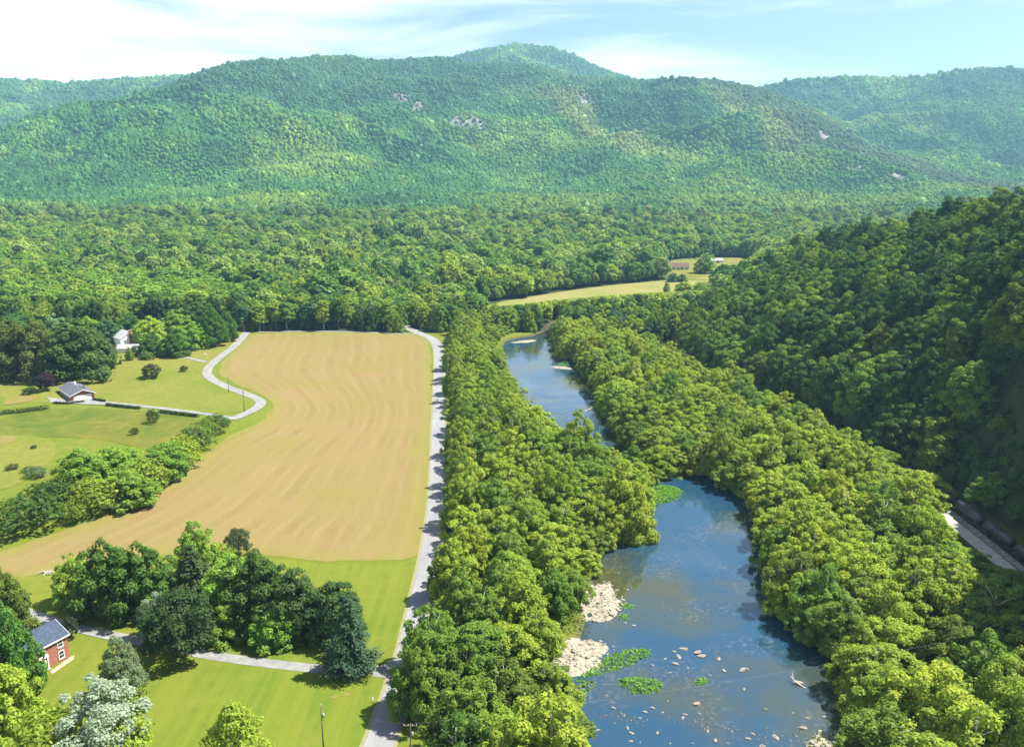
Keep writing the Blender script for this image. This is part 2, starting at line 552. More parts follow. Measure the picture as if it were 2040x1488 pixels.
def hay_material():
    m = bpy.data.materials.new('mown_hay'); m.use_nodes = True
    nt = m.node_tree; b = nt.nodes['Principled BSDF']
    b.inputs['Roughness'].default_value = 1.0; b.inputs['Specular IOR Level'].default_value = 0.1
    t = N(nt, 'ShaderNodeTexCoord'); v = t.outputs['Object']
    a = N(nt, 'ShaderNodeAttribute', attribute_name='swath')
    sep = N(nt, 'ShaderNodeSeparateXYZ'); nt.links.new(a.outputs['Vector'], sep.inputs[0])
    # mowing swaths follow the field's edges
    def swaths(count, wob, lo, hi):
        wn_ = N(nt, 'ShaderNodeTexNoise'); wn_.inputs['Scale'].default_value = 0.035; wn_.inputs['Detail'].default_value = 4
        nt.links.new(v, wn_.inputs['Vector'])
        m1 = N(nt, 'ShaderNodeMath', operation='MULTIPLY'); m1.inputs[1].default_value = count * 2 * PI
        nt.links.new(sep.outputs['X'], m1.inputs[0])
        m2 = N(nt, 'ShaderNodeMath', operation='MULTIPLY_ADD'); m2.inputs[1].default_value = wob
        nt.links.new(wn_.outputs['Fac'], m2.inputs[0]); nt.links.new(m1.outputs[0], m2.inputs[2])
        m3 = N(nt, 'ShaderNodeMath', operation='SINE'); nt.links.new(m2.outputs[0], m3.inputs[0])
        m4 = N(nt, 'ShaderNodeMapRange', interpolation_type='SMOOTHSTEP'); m4.inputs['From Min'].default_value = lo; m4.inputs['From Max'].default_value = hi
        nt.links.new(m3.outputs[0], m4.inputs['Value'])
        brk = noise_n(nt, v, 0.045, 6, 0.40, 0.66, 0.65)
        m5 = N(nt, 'ShaderNodeMath', operation='MULTIPLY')
        nt.links.new(m4.outputs[0], m5.inputs[0]); nt.links.new(brk, m5.inputs[1])
        return m5.outputs[0]
    w1 = swaths(8, 3.5, -0.9, 0.9)
    w2 = swaths(17, 6.0, 0.1, 1.0)
    w3 = noise_n(nt, v, 0.02, 5, 0.42, 0.64)
    w4 = noise_n(nt, v, 0.45, 9, 0.3, 0.7, 0.72)
    c = mixrgb(nt, w1, (0.188, 0.141, 0.062), (0.164, 0.114, 0.054))
    k = N(nt, 'ShaderNodeMath', operation='MULTIPLY'); k.inputs[1].default_value = 0.75
    nt.links.new(w3, k.inputs[0])
    c = mixrgb(nt, k.outputs[0], c, (0.150, 0.142, 0.036))
    k2 = N(nt, 'ShaderNodeMath', operation='MULTIPLY'); k2.inputs[1].default_value = 0.40
    nt.links.new(w2, k2.inputs[0])
    c = mixrgb(nt, k2.outputs[0], c, (0.250, 0.200, 0.112))
    w6 = swaths(58, 2.2, -0.2, 0.9)
    k6 = N(nt, 'ShaderNodeMath', operation='MULTIPLY'); k6.inputs[1].default_value = 0.34
    nt.links.new(w6, k6.inputs[0])
    c = mixrgb(nt, k6.outputs[0], c, (0.165, 0.115, 0.045))
    k4 = N(nt, 'ShaderNodeMath', operation='MULTIPLY'); k4.inputs[1].default_value = 0.42
    nt.links.new(w4, k4.inputs[0])
    c = mixrgb(nt, k4.outputs[0], c, (0.20, 0.135, 0.04))
    # greener rim where the mower turned
    rim = N(nt, 'ShaderNodeMapRange'); rim.inputs['From Min'].default_value = 0.0; rim.inputs['From Max'].default_value = 10.0
    rim.inputs['To Min'].default_value = 0.85; rim.inputs['To Max'].default_value = 0.0
    nt.links.new(sep.outputs['Z'], rim.inputs['Value'])
    rn = N(nt, 'ShaderNodeMath', operation='MULTIPLY'); nt.links.new(rim.outputs[0], rn.inputs[0])
    w5 = noise_n(nt, v, 0.15, 4, 0.2, 0.6); nt.links.new(w5, rn.inputs[1])
    c = mixrgb(nt, rn.outputs[0], c, (0.150, 0.152, 0.030))
    nt.links.new(c, b.inputs['Base Color'])
    bp = N(nt, 'ShaderNodeBump'); bp.inputs['Distance'].default_value = 0.12; bp.inputs['Strength'].default_value = 0.7
    nt.links.new(w4, bp.inputs['Height']); nt.links.new(bp.outputs[0], b.inputs['Normal'])
    return m


def road_material():
    m = bpy.data.materials.new('worn_asphalt'); m.use_nodes = True
    nt = m.node_tree; b = nt.nodes['Principled BSDF']
    b.inputs['Roughness'].default_value = 0.9; b.inputs['Specular IOR Level'].default_value = 0.25
    t = N(nt, 'ShaderNodeTexCoord'); v = t.outputs['Object']
    n1 = noise_n(nt, v, 0.25, 5, 0.35, 0.7, mscale=(1, 0.12, 1))
    n2 = noise_n(nt, v, 0.12, 2, 0.56, 0.60)
    n3 = noise_n(nt, v, 2.0, 5, 0.3, 0.7)
    c = mixrgb(nt, n1, (0.232, 0.232, 0.238), (0.185, 0.185, 0.19))
    k = N(nt, 'ShaderNodeMath', operation='MULTIPLY'); k.inputs[1].default_value = 0.4
    nt.links.new(n2, k.inputs[0])
    c = mixrgb(nt, k.outputs[0], c, (0.16, 0.16, 0.17))
    k3 = N(nt, 'ShaderNodeMath', operation='MULTIPLY'); k3.inputs[1].default_value = 0.3
    nt.links.new(n3, k3.inputs[0])
    c = mixrgb(nt, k3.outputs[0], c, (0.19, 0.19, 0.19))
    nt.links.new(c, b.inputs['Base Color'])
    return m


M['water'] = water_material()
M['ground'] = ground_material()
M['hay'] = hay_material()
M['road'] = road_material()
M['lane'] = mat('gravel_lane', (0.20, 0.198, 0.19), 0.95, 0.16, 0.4)
M['shoulder'] = grass_material('stony_verge', (0.20, 0.185, 0.10), (0.16, 0.16, 0.03), (0.24, 0.225, 0.18), 0.25, 1.2)
M['lawn'] = grass_material('lawn_grass', (0.088, 0.132, 0.013), (0.128, 0.150, 0.018), (0.068, 0.110, 0.010), 0.045, 0.35, 0.8)
M['meadow'] = grass_material('meadow_grass', (0.120, 0.146, 0.018), (0.172, 0.166, 0.032), (0.082, 0.115, 0.013), 0.03, 0.4)
M['pasture'] = grass_material('rough_pasture', (0.075, 0.108, 0.012), (0.145, 0.142, 0.020), (0.045, 0.075, 0.01), 0.07, 0.22)
M['farfield'] = grass_material('far_field', (0.17, 0.18, 0.045), (0.25, 0.2, 0.085), (0.13, 0.16, 0.03), 0.02, 0.2)


# ------------------------------------------------------------------ object helpers
def mesh_from(name, V, F, smooth=False):
    me = bpy.data.meshes.new(name)
    V = np.asarray(V, np.float32)
    if isinstance(F, np.ndarray):
        n, k = F.shape
        me.vertices.add(len(V)); me.vertices.foreach_set('co', V.ravel())
        me.loops.add(n * k); me.loops.foreach_set('vertex_index', F.astype(np.int32).ravel())
        me.polygons.add(n)
        me.polygons.foreach_set('loop_start', np.arange(0, n * k, k, dtype=np.int32))
        me.update(calc_edges=True)
    else:
        me.from_pydata([tuple(map(float, v)) for v in V], [], F)
        me.update()
    if smooth:
        me.polygons.foreach_set('use_smooth', np.ones(len(me.polygons), bool))
    return me


def link(name, me, m=None, parent=None, loc=(0, 0, 0), rz=0.0):
    o = bpy.data.objects.new(name, me)
    if m is not None and not me.materials:
        me.materials.append(m)
    COL.objects.link(o)
    o.location = loc
    o.rotation_euler = (0, 0, rz)
    if parent: o.parent = parent
    return o


def tag(o, label=None, cat=None, group=None, kind=None):
    if label: o['label'] = label
    if cat: o['category'] = cat
    if group: o['group'] = group
    if kind: o['kind'] = kind
    return o


def empty(name, loc, rz=0.0, **kw):
    o = bpy.data.objects.new(name, None)
    o.empty_display_size = 0.5
    COL.objects.link(o)
    o.location = tuple(map(float, loc)); o.rotation_euler = (0, 0, rz)
    return tag(o, **kw)


class MB:
    """collects simple solids into one mesh"""
    def __init__(s): s.v = []; s.f = []

    def add(s, V, F):
        o = len(s.v); s.v += [tuple(map(float, p)) for p in V]; s.f += [tuple(i + o for i in f) for f in F]; return s

    def box(s, x0, x1, y0, y1, z0, z1):
        return s.add([(x0, y0, z0), (x1, y0, z0), (x1, y1, z0), (x0, y1, z0), (x0, y0, z1), (x1, y0, z1), (x1, y1, z1), (x0, y1, z1)],
                     [(3, 2, 1, 0), (4, 5, 6, 7), (0, 1, 5, 4), (1, 2, 6, 5), (2, 3, 7, 6), (3, 0, 4, 7)])

    def tube(s, pts, radii, n=8, cap=True):
        pts = [Vector(p) for p in pts]
        rings = []
        for i, p in enumerate(pts):
            d = (pts[min(i + 1, len(pts) - 1)] - pts[max(i - 1, 0)]).normalized()
            u = d.orthogonal().normalized() if abs(d.z) > 0.9 else d.cross(Vector((0, 0, 1))).normalized()
            w = d.cross(u)
            r = radii[i] if hasattr(radii, '__len__') else radii
            rings.append([p + u * math.cos(2 * PI * k / n) * r + w * math.sin(2 * PI * k / n) * r for k in range(n)])
        V = [q for rg in rings for q in rg]; F = []
        for i in range(len(pts) - 1):
            for k in range(n):
                F.append((i * n + k, i * n + (k + 1) % n, (i + 1) * n + (k + 1) % n, (i + 1) * n + k))
        if cap:
            F.append(tuple(range(n - 1, -1, -1))); F.append(tuple((len(pts) - 1) * n + k for k in range(n)))
        return s.add(V, F)

    def prism(s, prof, x0, x1, axis='x'):
        """profile in (y,z) extruded along x"""
        n = len(prof)
        V = [(x0, a, b) for a, b in prof] + [(x1, a, b) for a, b in prof]
        F = [tuple(range(n - 1, -1, -1)), tuple(range(n, 2 * n))] + [(k, (k + 1) % n, n + (k + 1) % n, n + k) for k in range(n)]
        return s.add(V, F)

    def mesh(s, name, smooth=False): return mesh_from(name, s.v, s.f, smooth)

    def build(s, name, m, parent=None, smooth=False, loc=(0, 0, 0), rz=0.0):
        return link(name, s.mesh(name, smooth), m, parent, loc, rz)


def sheet(name, poly, m, off, step=6.0, attr=None, kind='structure'):
    """a closed outline laid on the land as a thin sheet"""
    poly = [(float(p[0]), float(p[1])) for p in poly]
    a = np.array(poly)
    gx, gy = np.meshgrid(np.arange(a[:, 0].min() + step / 2, a[:, 0].max(), step), np.arange(a[:, 1].min() + step / 2, a[:, 1].max(), step))
    gx, gy = gx.ravel(), gy.ravel()
    k = sdist(gx, gy, poly) < -step * 0.4
    pts = [Vector(p) for p in poly] + [Vector((x, y)) for x, y in zip(gx[k], gy[k])]
    n = len(poly)
    vs_, es, fs, *_ = delaunay_2d_cdt(pts, [(i, (i + 1) % n) for i in range(n)], [list(range(n))], 1, 1e-5)
    X = np.array([[v[0], v[1]] for v in vs_])
    z = H(X[:, 0], X[:, 1]) + off
    me = mesh_from(name, np.column_stack([X, z]), [tuple(f) for f in fs])
    if attr:
        at_ = me.attributes.new(attr[0], 'FLOAT_VECTOR', 'POINT')
        at_.data.foreach_set('vector', attr[1](X[:, 0], X[:, 1]).astype(np.float32).ravel())
    o = link(name, me, m)
    tag(o, kind=kind)
    return o


def ribbon(name, line, width, m, off, step=4.0, kind='structure'):
    L = [np.array(p[:2], float) for p in line]
    d = [0]
    for a, b in zip(L[:-1], L[1:]): d.append(d[-1] + np.linalg.norm(b - a))
    s = np.arange(0, d[-1] + step, step)
    X = np.interp(s, d, [p[0] for p in L]); Y = np.interp(s, d, [p[1] for p in L])
    tx, ty = np.gradient(X), np.gradient(Y)
    l = np.hypot(tx, ty) + 1e-9
    nx, ny = -ty / l, tx / l
    V = []; cols = (-1, -0.5, 0, 0.5, 1)
    w = width / 2 * (1 + 0.06 * fbm(s, s * 0 + len(name), 12, 3, 3))
    for c in cols:
        xx, yy = X + nx * w * c, Y + ny * w * c
        zz = H(xx, yy) + off + 0.04 * (1 - c * c)
        V.append(np.column_stack([xx, yy, zz]))
    V = np.stack(V, 1)
    n, k = V.shape[:2]
    F = [(i * k + j, i * k + j + 1, (i + 1) * k + j + 1, (i + 1) * k + j) for i in range(n - 1) for j in range(k - 1)]
    F = [f[::-1] for f in F]
    me = mesh_from(name, V.reshape(-1, 3), F, True)
    o = link(name, me, m)
    tag(o, kind=kind)
    return o


# ------------------------------------------------------------------ regions (outlines in photo pixels, laid on the land)
def gpoly(pts, z=0.0): return [tuple(gp(a, b, z)) for a, b in pts]


HAY = smooth_poly(gpoly([(500, 664), (640, 663), (780, 665), (846, 669), (860, 690), (860, 800), (858, 900), (852, 1000), (845, 1085), (838, 1116), (700, 1120), (590, 1113), (480, 1100), (330, 1105),
                         (200, 1112), (120, 1140), (40, 1146), (-40, 1165), (-80, 1135), (-10, 1100), (60, 1082), (140, 1055), (240, 1015), (330, 970), (400, 918), (470, 868), (520, 848), (548, 815), (530, 795), (495, 778),
                         (450, 758), (432, 745), (450, 718), (480, 690)]), True, 1)
def ragged(poly, amp, scale, seed, step=2.5):
    out = []
    for a, b in zip(poly, poly[1:] + poly[:1]):
        n = max(1, int(math.hypot(b[0] - a[0], b[1] - a[1]) / step))
        for k in range(n):
            t = k / n; x, y = a[0] + (b[0] - a[0]) * t, a[1] + (b[1] - a[1]) * t
            out.append((x + amp * float(fbm(x, y, scale, 3, seed)), y + amp * float(fbm(x, y, scale, 3, seed + 5))))
    return out


HAY = ragged(HAY, 1.6, 9.0, 3)
FARFIELD = smooth_poly(gpoly([(930, 628), (975, 606), (1080, 588), (1180, 573), (1290, 562), (1400, 554), (1480, 552), (1480, 580), (1380, 592), (1250, 600), (1150, 612), (1040, 625)]), True, 1)
CLEAR = smooth_poly(gpoly([(1318, 558), (1325, 524), (1400, 519), (1500, 519), (1500, 560), (1400, 560)]), True, 1)
UPLAWN = smooth_poly(gpoly([(0, 760), (60, 748), (180, 740), (235, 715), (300, 705), (400, 690), (470, 668), (488, 664), (470, 690), (430, 720), (402, 752), (450, 775), (508, 800), (512, 812), (465, 834), (340, 820), (215, 806), (0, 808)]), True, 1)
PASTURE = smooth_poly(gpoly([(0, 830), (120, 815), (280, 822), (375, 835), (420, 850), (380, 885), (300, 905), (200, 880), (100, 876), (0, 872)]), True, 1)
MEADOW = smooth_poly(gpoly([(0, 872), (60, 872), (112, 882), (110, 920), (60, 960), (0, 985), (-60, 985), (-60, 872)]), True, 1)
LAWN = smooth_poly(gpoly([(-40, 1500), (60, 1400), (150, 1270), (260, 1283), (420, 1312), (640, 1340), (760, 1346), (772, 1365), (716, 1488), (660, 1640), (-40, 1640)]), True, 1)
LAWN2 = smooth_poly(gpoly([(50, 1200), (140, 1150), (330, 1112), (480, 1107), (590, 1120), (700, 1127), (833, 1124), (815, 1200), (775, 1318), (640, 1326), (420, 1298), (290, 1272), (170, 1248), (90, 1240)]), True, 1)

ROAD = smooth_poly(gpoly([(640, 1800), (700, 1640), (753, 1487), (793, 1380), (817, 1290), (840, 1190), (858, 1100), (867, 1040), (871, 1000), (873, 900), (874, 800), (876, 720), (873, 690), (862, 675), (840, 666), (818, 657), (806, 648)]), False)
LANE = smooth_poly(gpoly([(494, 663), (470, 692), (440, 716), (411, 742), (416, 756), (445, 770), (485, 786), (518, 801), (522, 812), (503, 826), (462, 843)]), False)
TRACK = smooth_poly(gpoly([(494, 663), (600, 661.5), (720, 663), (800, 665), (845, 667)]), False, 1)
FARMDRIVE = smooth_poly(gpoly([(255, 700), (290, 710), (340, 714), (412, 728)]), False)
RANCHDRIVE = smooth_poly(gpoly([(168, 797), (215, 806), (290, 814), (380, 826), (440, 836), (466, 842)]), False)
DRIVE = smooth_poly(gpoly([(40, 1215), (85, 1232), (165, 1254), (240, 1270), (290, 1279), (420, 1306), (520, 1320), (640, 1333), (700, 1337), (800, 1332)]), False)

# the left wood between road and river, and the right wood between river and railway
LSTRIP = gpoly([(905, 672), (907, 740), (909, 800), (918, 900), (930, 1000), (922, 1060), (912, 1120), (900, 1190), (872, 1290), (852, 1370), (848, 1450), (860, 1560), (880, 1640), (1130, 1640), (1128, 1500), (1104, 1420), (1068, 1340),
                (1094, 1290), (1135, 1200), (1168, 1085), (1190, 1052), (1262, 1040), (1270, 1010), (1255, 968), (1195, 942), (1140, 920), (1092, 862), (1038, 818), (1005, 765), (982, 718), (975, 690), (1000, 664), (985, 648), (930, 655)])
RSTRIP = gpoly([(1765, 1640), (1752, 1488), (1735, 1400), (1730, 1330), (1655, 1290), (1594, 1235), (1568, 1150), (1552, 1060), (1511, 985), (1425, 940), (1340, 934), (1270, 893), (1232, 845), (1207, 800), (1182, 752), (1145, 712), (1117, 690), (1120, 668)]) + \
         [(p[0] - 8.5, p[1]) for p in RAIL if p[1] < 560][::-1] + [(150, 110)]

# ------------------------------------------------------------------ ground sheet
def lines(*segs):
    out = []
    for a, b, s in segs: out += list(np.arange(a, b - 1e-6, s))
    out.append(segs[-1][1])
    return np.array(out)


gx = lines((-6000, -4500, 250), (-4500, -900, 36), (-900, -260, 12), (-260, -40, 4), (-40, 180, 2.5), (180, 400, 5), (400, 900, 12), (900, 4500, 36), (4500, 6000, 250))
gy = lines((-600, 60, 40), (60, 130, 8), (130, 640, 2.6), (640, 900, 5), (900, 1500, 11), (1500, 4200, 22), (4200, 8000, 70))
GX, GY = np.meshgrid(gx, gy)
X, Y = GX.ravel(), GY.ravel()
Z = H(X, Y)
nx_, ny_ = len(gx), len(gy)
idx = np.arange(nx_ * ny_).reshape(ny_, nx_)
F = np.stack([idx[:-1, :-1], idx[:-1, 1:], idx[1:, 1:], idx[1:, :-1]], -1).reshape(-1, 4)
me = mesh_from('ground', np.column_stack([X, Y, Z]), F, True)
reg = np.zeros((len(X), 4), np.float32); reg[:, 3] = 1
forest = sm(588, 594, Y) * (sdist(X, Y, HAY) > 0)
nearbox = (X > -260) & (X < 260) & (Y < 700)
for poly in (LSTRIP, RSTRIP):
    s = sdist(X[nearbox], Y[nearbox], poly)
    forest[nearbox] = np.maximum(forest[nearbox], 1 - sm(-3, 2, s))
forest = np.maximum(forest, (X > np.interp(Y, [p[1] for p in FOOT], [p[0] for p in FOOT]) - 1) * (Y > 0))
forest = np.maximum(forest, sm(-330, -420, X))
for poly in (FARFIELD, CLEAR, UPLAWN):
    nb = (Y > 400) & (Y < 1300)
    forest[nb] *= sm(-1, 5, sdist(X[nb], Y[nb], poly))
# bare cliffs and scree high on the mountain: (photo px, photo py, distance, radius)
ROCKS = []
for px, py, Yd, r in [(800, 195, 3300, 30), (825, 205, 3250, 30), (845, 212, 3230, 22), (930, 225, 3150, 40), (955, 240, 3100, 30), (905, 238, 3100, 22), (1705, 325, 2560, 22),
                      (1795, 328, 2440, 30), (1790, 345, 2430, 22), (1850, 350, 2350, 22), (1640, 262, 2800, 26), (1165, 200, 3350, 36)]:
    # march along the line of sight to the slope
    d = ray(px, py)
    ts = np.arange(1500, 6000, 8.0) / d[1]
    hz = H(d[0] * ts, d[1] * ts) + 12
    hit = np.argmax(hz > CAM_H + d[2] * ts)
    if hit: ROCKS.append((d[0] * ts[hit], d[1] * ts[hit], r))
rock = np.zeros(len(X))
for rx_, ry_, rr in ROCKS:
    rock = np.maximum(rock, 1 - sm(0.7, 1.2, np.hypot((X - rx_), (Y - ry_) * 0.8) / rr))
reg[:, 0] = forest; reg[:, 1] = rock
nb = (X > -60) & (X < 200) & (Y < 760) & (Y > 60)
reg[nb, 2] = 1 - sm(-1, 2.0, sdist(X[nb], Y[nb], RIVER))
ca = me.color_attributes.new('region', 'FLOAT_COLOR', 'POINT')
ca.data.foreach_set('color', reg.ravel())
ground = link('ground', me, M['ground'])
tag(ground, kind='structure')

# river water
rv = [(p[0], p[1]) for p in RIVER]
wpoly = []
cx0, cy0 = 60, 300
me = bpy.data.meshes.new('river_water')
bigs = [(-45, 60), (215, 60), (215, 700), (-45, 700)]
gxw, gyw = np.meshgrid(np.arange(-60, 211, 6.0), np.arange(60, 760, 6.0))
kk = sdist(gxw.ravel(), gyw.ravel(), RIVER).reshape(gxw.shape) < 12
iw = np.arange(gxw.size).reshape(gxw.shape)
Fw = np.stack([iw[:-1, :-1], iw[:-1, 1:], iw[1:, 1:], iw[1:, :-1]], -1)
sel = kk[:-1, :-1] & kk[1:, 1:] & kk[:-1, 1:] & kk[1:, :-1]
Fw = Fw[sel]
used = np.unique(Fw); remap = -np.ones(gxw.size, int); remap[used] = np.arange(len(used))
me = mesh_from('river_water', np.column_stack([gxw.ravel()[used], gyw.ravel()[used], np.full(len(used), WATER_Z)]), remap[Fw], True)
tag(link('river_water', me, M['water']), kind='structure')

# fields, lawns, road, lanes
hayA = np.array(HAY)
LEFT_EDGE = gpoly([(500, 664), (470, 700), (440, 740), (500, 778), (545, 815), (520, 850), (440, 890), (330, 970), (240, 1015), (140, 1055), (20, 1105), (-120, 1150), (-250, 1200)])
le = np.array(LEFT_EDGE); rd = np.array(ROAD)


def swath(x, y):
    o = np.argsort(le[:, 1]); xl = np.interp(y, le[o, 1], le[o, 0])
    o = np.argsort(rd[:, 1]); xr = np.interp(y, rd[o, 1], rd[o, 0])
    u = (x - xl) / (xr - xl)
    return np.column_stack([u, y / 100.0, -sdist(x, y, HAY)])


sheet('hay_field', HAY, M['hay'], 0.05, 5.0, ('swath', swath))
sheet('far_field', FARFIELD, M['farfield'], 0.25, 10.0)
sheet('far_lawn', CLEAR, M['meadow'], 0.35, 10.0)
sheet('upper_lawn', UPLAWN, M['meadow'], 0.09, 5.0)
sheet('rough_pasture', PASTURE, M['pasture'], 0.09, 5.0)
sheet('meadow', MEADOW, M['meadow'], 0.12, 5.0)
sheet('front_lawn', LAWN, M['lawn'], 0.05, 6.0)
sheet('side_lawn', LAWN2, M['lawn'], 0.06, 6.0)
ribbon('road_shoulder', ROAD, 7.3, M['shoulder'], 0.085)
ribbon('country_road', ROAD, 5.7, M['road'], 0.13)
ribbon('gravel_lane', LANE, 5.0, M['lane'], 0.17)
ribbon('field_track', TRACK, 2.6, M['lane'], 0.12)
ribbon('farm_drive', FARMDRIVE, 3.2, M['lane'], 0.20)
ribbon('ranch_drive', RANCHDRIVE, 3.2, M['lane'], 0.14)
ribbon('house_drive', DRIVE, 3.4, M['lane'], 0.09)
sheet('drive_apron', gpoly([(740, 1337), (775, 1318), (812, 1305), (800, 1345), (778, 1366), (765, 1350), (742, 1348)]), M['lane'], 0.105, 3.0)
sheet('ranch_forecourt', gpoly([(95, 798), (140, 800), (170, 794), (205, 803), (215, 811), (150, 808), (100, 806)]), M['lane'], 0.20, 3.0)
# red clay patches
M['clay'] = grass_material('red_clay_grass', (0.19, 0.125, 0.055), (0.14, 0.145, 0.025), (0.17, 0.135, 0.045), 0.16, 0.6)
sheet('bare_patch', smooth_poly(gpoly([(655, 1388), (672, 1384), (676, 1388), (664, 1392)])), M['clay'], 0.09, 1.5)
sheet('bare_patch', smooth_poly(gpoly([(683, 1384), (694, 1378), (701, 1383), (690, 1388)])), M['clay'], 0.09, 1.5)
sheet('clay_patch', smooth_poly(gpoly([(5, 812), (15, 800), (60, 793), (82, 797), (60, 806), (20, 812)])), M['clay'], 0.2, 3.0)
sheet('clay_patch', smooth_poly(gpoly([(0, 896), (0, 873), (25, 872), (40, 880)])), M['clay'], 0.2, 3.0)

# ------------------------------------------------------------------ tree prototypes
def cards(rng, C, Rl, n, size, up=0.65, out_from=None, jitter=0.42, flat=1.0, elong=1.3):
    """leaf sprays: n little quads on a lobe of radius Rl at C, facing outward"""
    d = rng.normal(size=(n * 2, 3)); d /= np.linalg.norm(d, axis=1, keepdims=True)
    if out_from is not None:
        o = C - out_from; o = o / (np.linalg.norm(o) + 1e-6)
        d = d[(d @ o) + rng.uniform(-0.25, 0.35, len(d)) > -0.2]
    d = d[d[:, 2] > -0.75][:n]
    m = len(d)
    rad = np.where(rng.random((m, 1)) < 0.14, rng.uniform(1.05, 1.38, (m, 1)), rng.uniform(0.70, 1.08, (m, 1)))
    pos = C + d * np.array([1, 1, flat]) * Rl * rad
    nrm = d + rng.normal(size=(m, 3)) * jitter + np.array([0, 0, up])
    nrm /= np.linalg.norm(nrm, axis=1, keepdims=True)
    r = rng.normal(size=(m, 3))
    t = np.cross(nrm, r); t /= np.linalg.norm(t, axis=1, keepdims=True)
    b = np.cross(nrm, t)
    s = size * rng.uniform(0.65, 1.3, (m, 1)) * 0.5
    # pointed sprays: kite shapes read more like leaves than squares
    q = np.stack([pos + t * s * elong, pos + b * s * 0.8 + t * s * 0.15 - nrm * s * 0.15, pos - t * s * elong, pos - b * s * 0.8 + t * s * 0.1 - nrm * s * 0.15], 1)
    return q.reshape(-1, 3)


def quads(V):
    return np.arange(len(V)).reshape(-1, 4)


def crown_broad(seed, R=6.5, z0=2.6, z1=17.0, nl=44, per=150, size=0.85, lobe=(1.5, 2.5), taper=0.0, skew=0.25):
    rng = np.random.default_rng(seed)
    cz, hz = (z0 + z1) / 2, (z1 - z0) / 2
    V = []
    off = rng.uniform(0, 6)
    for i in range(nl):
        t = (i + 0.5) / nl
        zz = 1 - 1.75 * t
        ph = i * 2.39996 + off + rng.uniform(-.4, .4)
        rr = math.sqrt(max(0.0, 1 - min(1, abs(zz)) ** 2.2))
        lr = rng.uniform(*lobe)
        k = rng.uniform(0.62, 1.2) * (1 + skew * 0.5 * math.sin(ph * 2 + off))
        if rng.random() < 0.22: k *= rng.uniform(0.4, 0.75)
        tp = 1 - taper * max(0, zz)
        C = np.array([math.cos(ph) * rr * max(0.2, (R - lr * 0.7)) * k * tp, math.sin(ph) * rr * max(0.2, (R - lr * 0.7)) * k * tp,
                      cz + zz * (hz - lr * 0.6) * rng.uniform(0.82, 1.06)])
        V.append(cards(rng, C, lr, int(per * (lr / 2) ** 2), size, out_from=np.array([0, 0, cz - hz * 0.3]), flat=0.8))
    return np.concatenate(V)


def crown_plume(seed, R=8.2, z0=0.6, z1=18.0, leaders=6, nl=17, per=270, size=0.5, lobe=(0.8, 2.0)):
    """an uneven crown: several leaders, each a ragged plume of its own"""
    rng = np.random.default_rng(seed)
    V = []
    off = rng.uniform(0, 6)
    for L in range(leaders):
        a = off + L * 2 * PI / max(1, leaders - 1) + rng.uniform(-.35, .35)
        rad = 0.0 if L == 0 else R * rng.uniform(0.42, 0.66)
        top = z1 * (1.0 if L == 0 else rng.uniform(0.66, 0.95))
        bx, by = math.cos(a) * rad, math.sin(a) * rad
        sr = R * rng.uniform(0.40, 0.55)
        zb = z0 + rng.uniform(0, 1.5)
        for i in range(nl):
            t = (i + .5) / nl
            zz = top - (top - zb) * t * rng.uniform(.9, 1.05)
            prof = math.sin(min(1.0, t * 1.25 + .10) * PI * 0.62) ** 0.8
            ph = i * 2.39996 + rng.uniform(-.5, .5)
            lr = rng.uniform(*lobe) * (0.75 + 0.4 * t)
            k = prof * sr * rng.uniform(0.55, 1.15)
            C = np.array([bx * (0.75 + .4 * t) + math.cos(ph) * k, by * (0.75 + .4 * t) + math.sin(ph) * k, max(zb + .4, zz - lr * .6)])
            V.append(cards(rng, C, lr, int(per * (lr / 1.7) ** 1.8), size, out_from=np.array([bx * .6, by * .6, z0 + (top - z0) * .35]), flat=0.85, up=0.7))
    return np.concatenate(V)


def trunk_mesh(name, h, r, seed, limbs=5, crown_r=4.0):
    rng = random.Random(seed)
    b = MB()
    bx, by = rng.uniform(-.4, .4), rng.uniform(-.4, .4)
    b.tube([(0, 0, -0.6), (0, 0, 0.4), (bx * .5, by * .5, h * 0.35), (bx, by, h * 0.65), (bx * 1.1, by * 1.1, h * 0.84)], [r * 1.5, r * 1.1, r * 0.8, r * 0.5, r * 0.12], 8)
    for k in range(limbs):
        a = 2 * PI * k / limbs + rng.uniform(-.4, .4)
        z = h * rng.uniform(0.3, 0.6); L = crown_r * rng.uniform(0.55, 0.9)
        b.tube([(bx * .6, by * .6, z), (math.cos(a) * L * .5, math.sin(a) * L * .5, z + h * 0.12), (math.cos(a) * L, math.sin(a) * L, z + h * 0.2)], [r * 0.4, r * 0.26, r * 0.08], 5)
    return b.mesh(name, True)


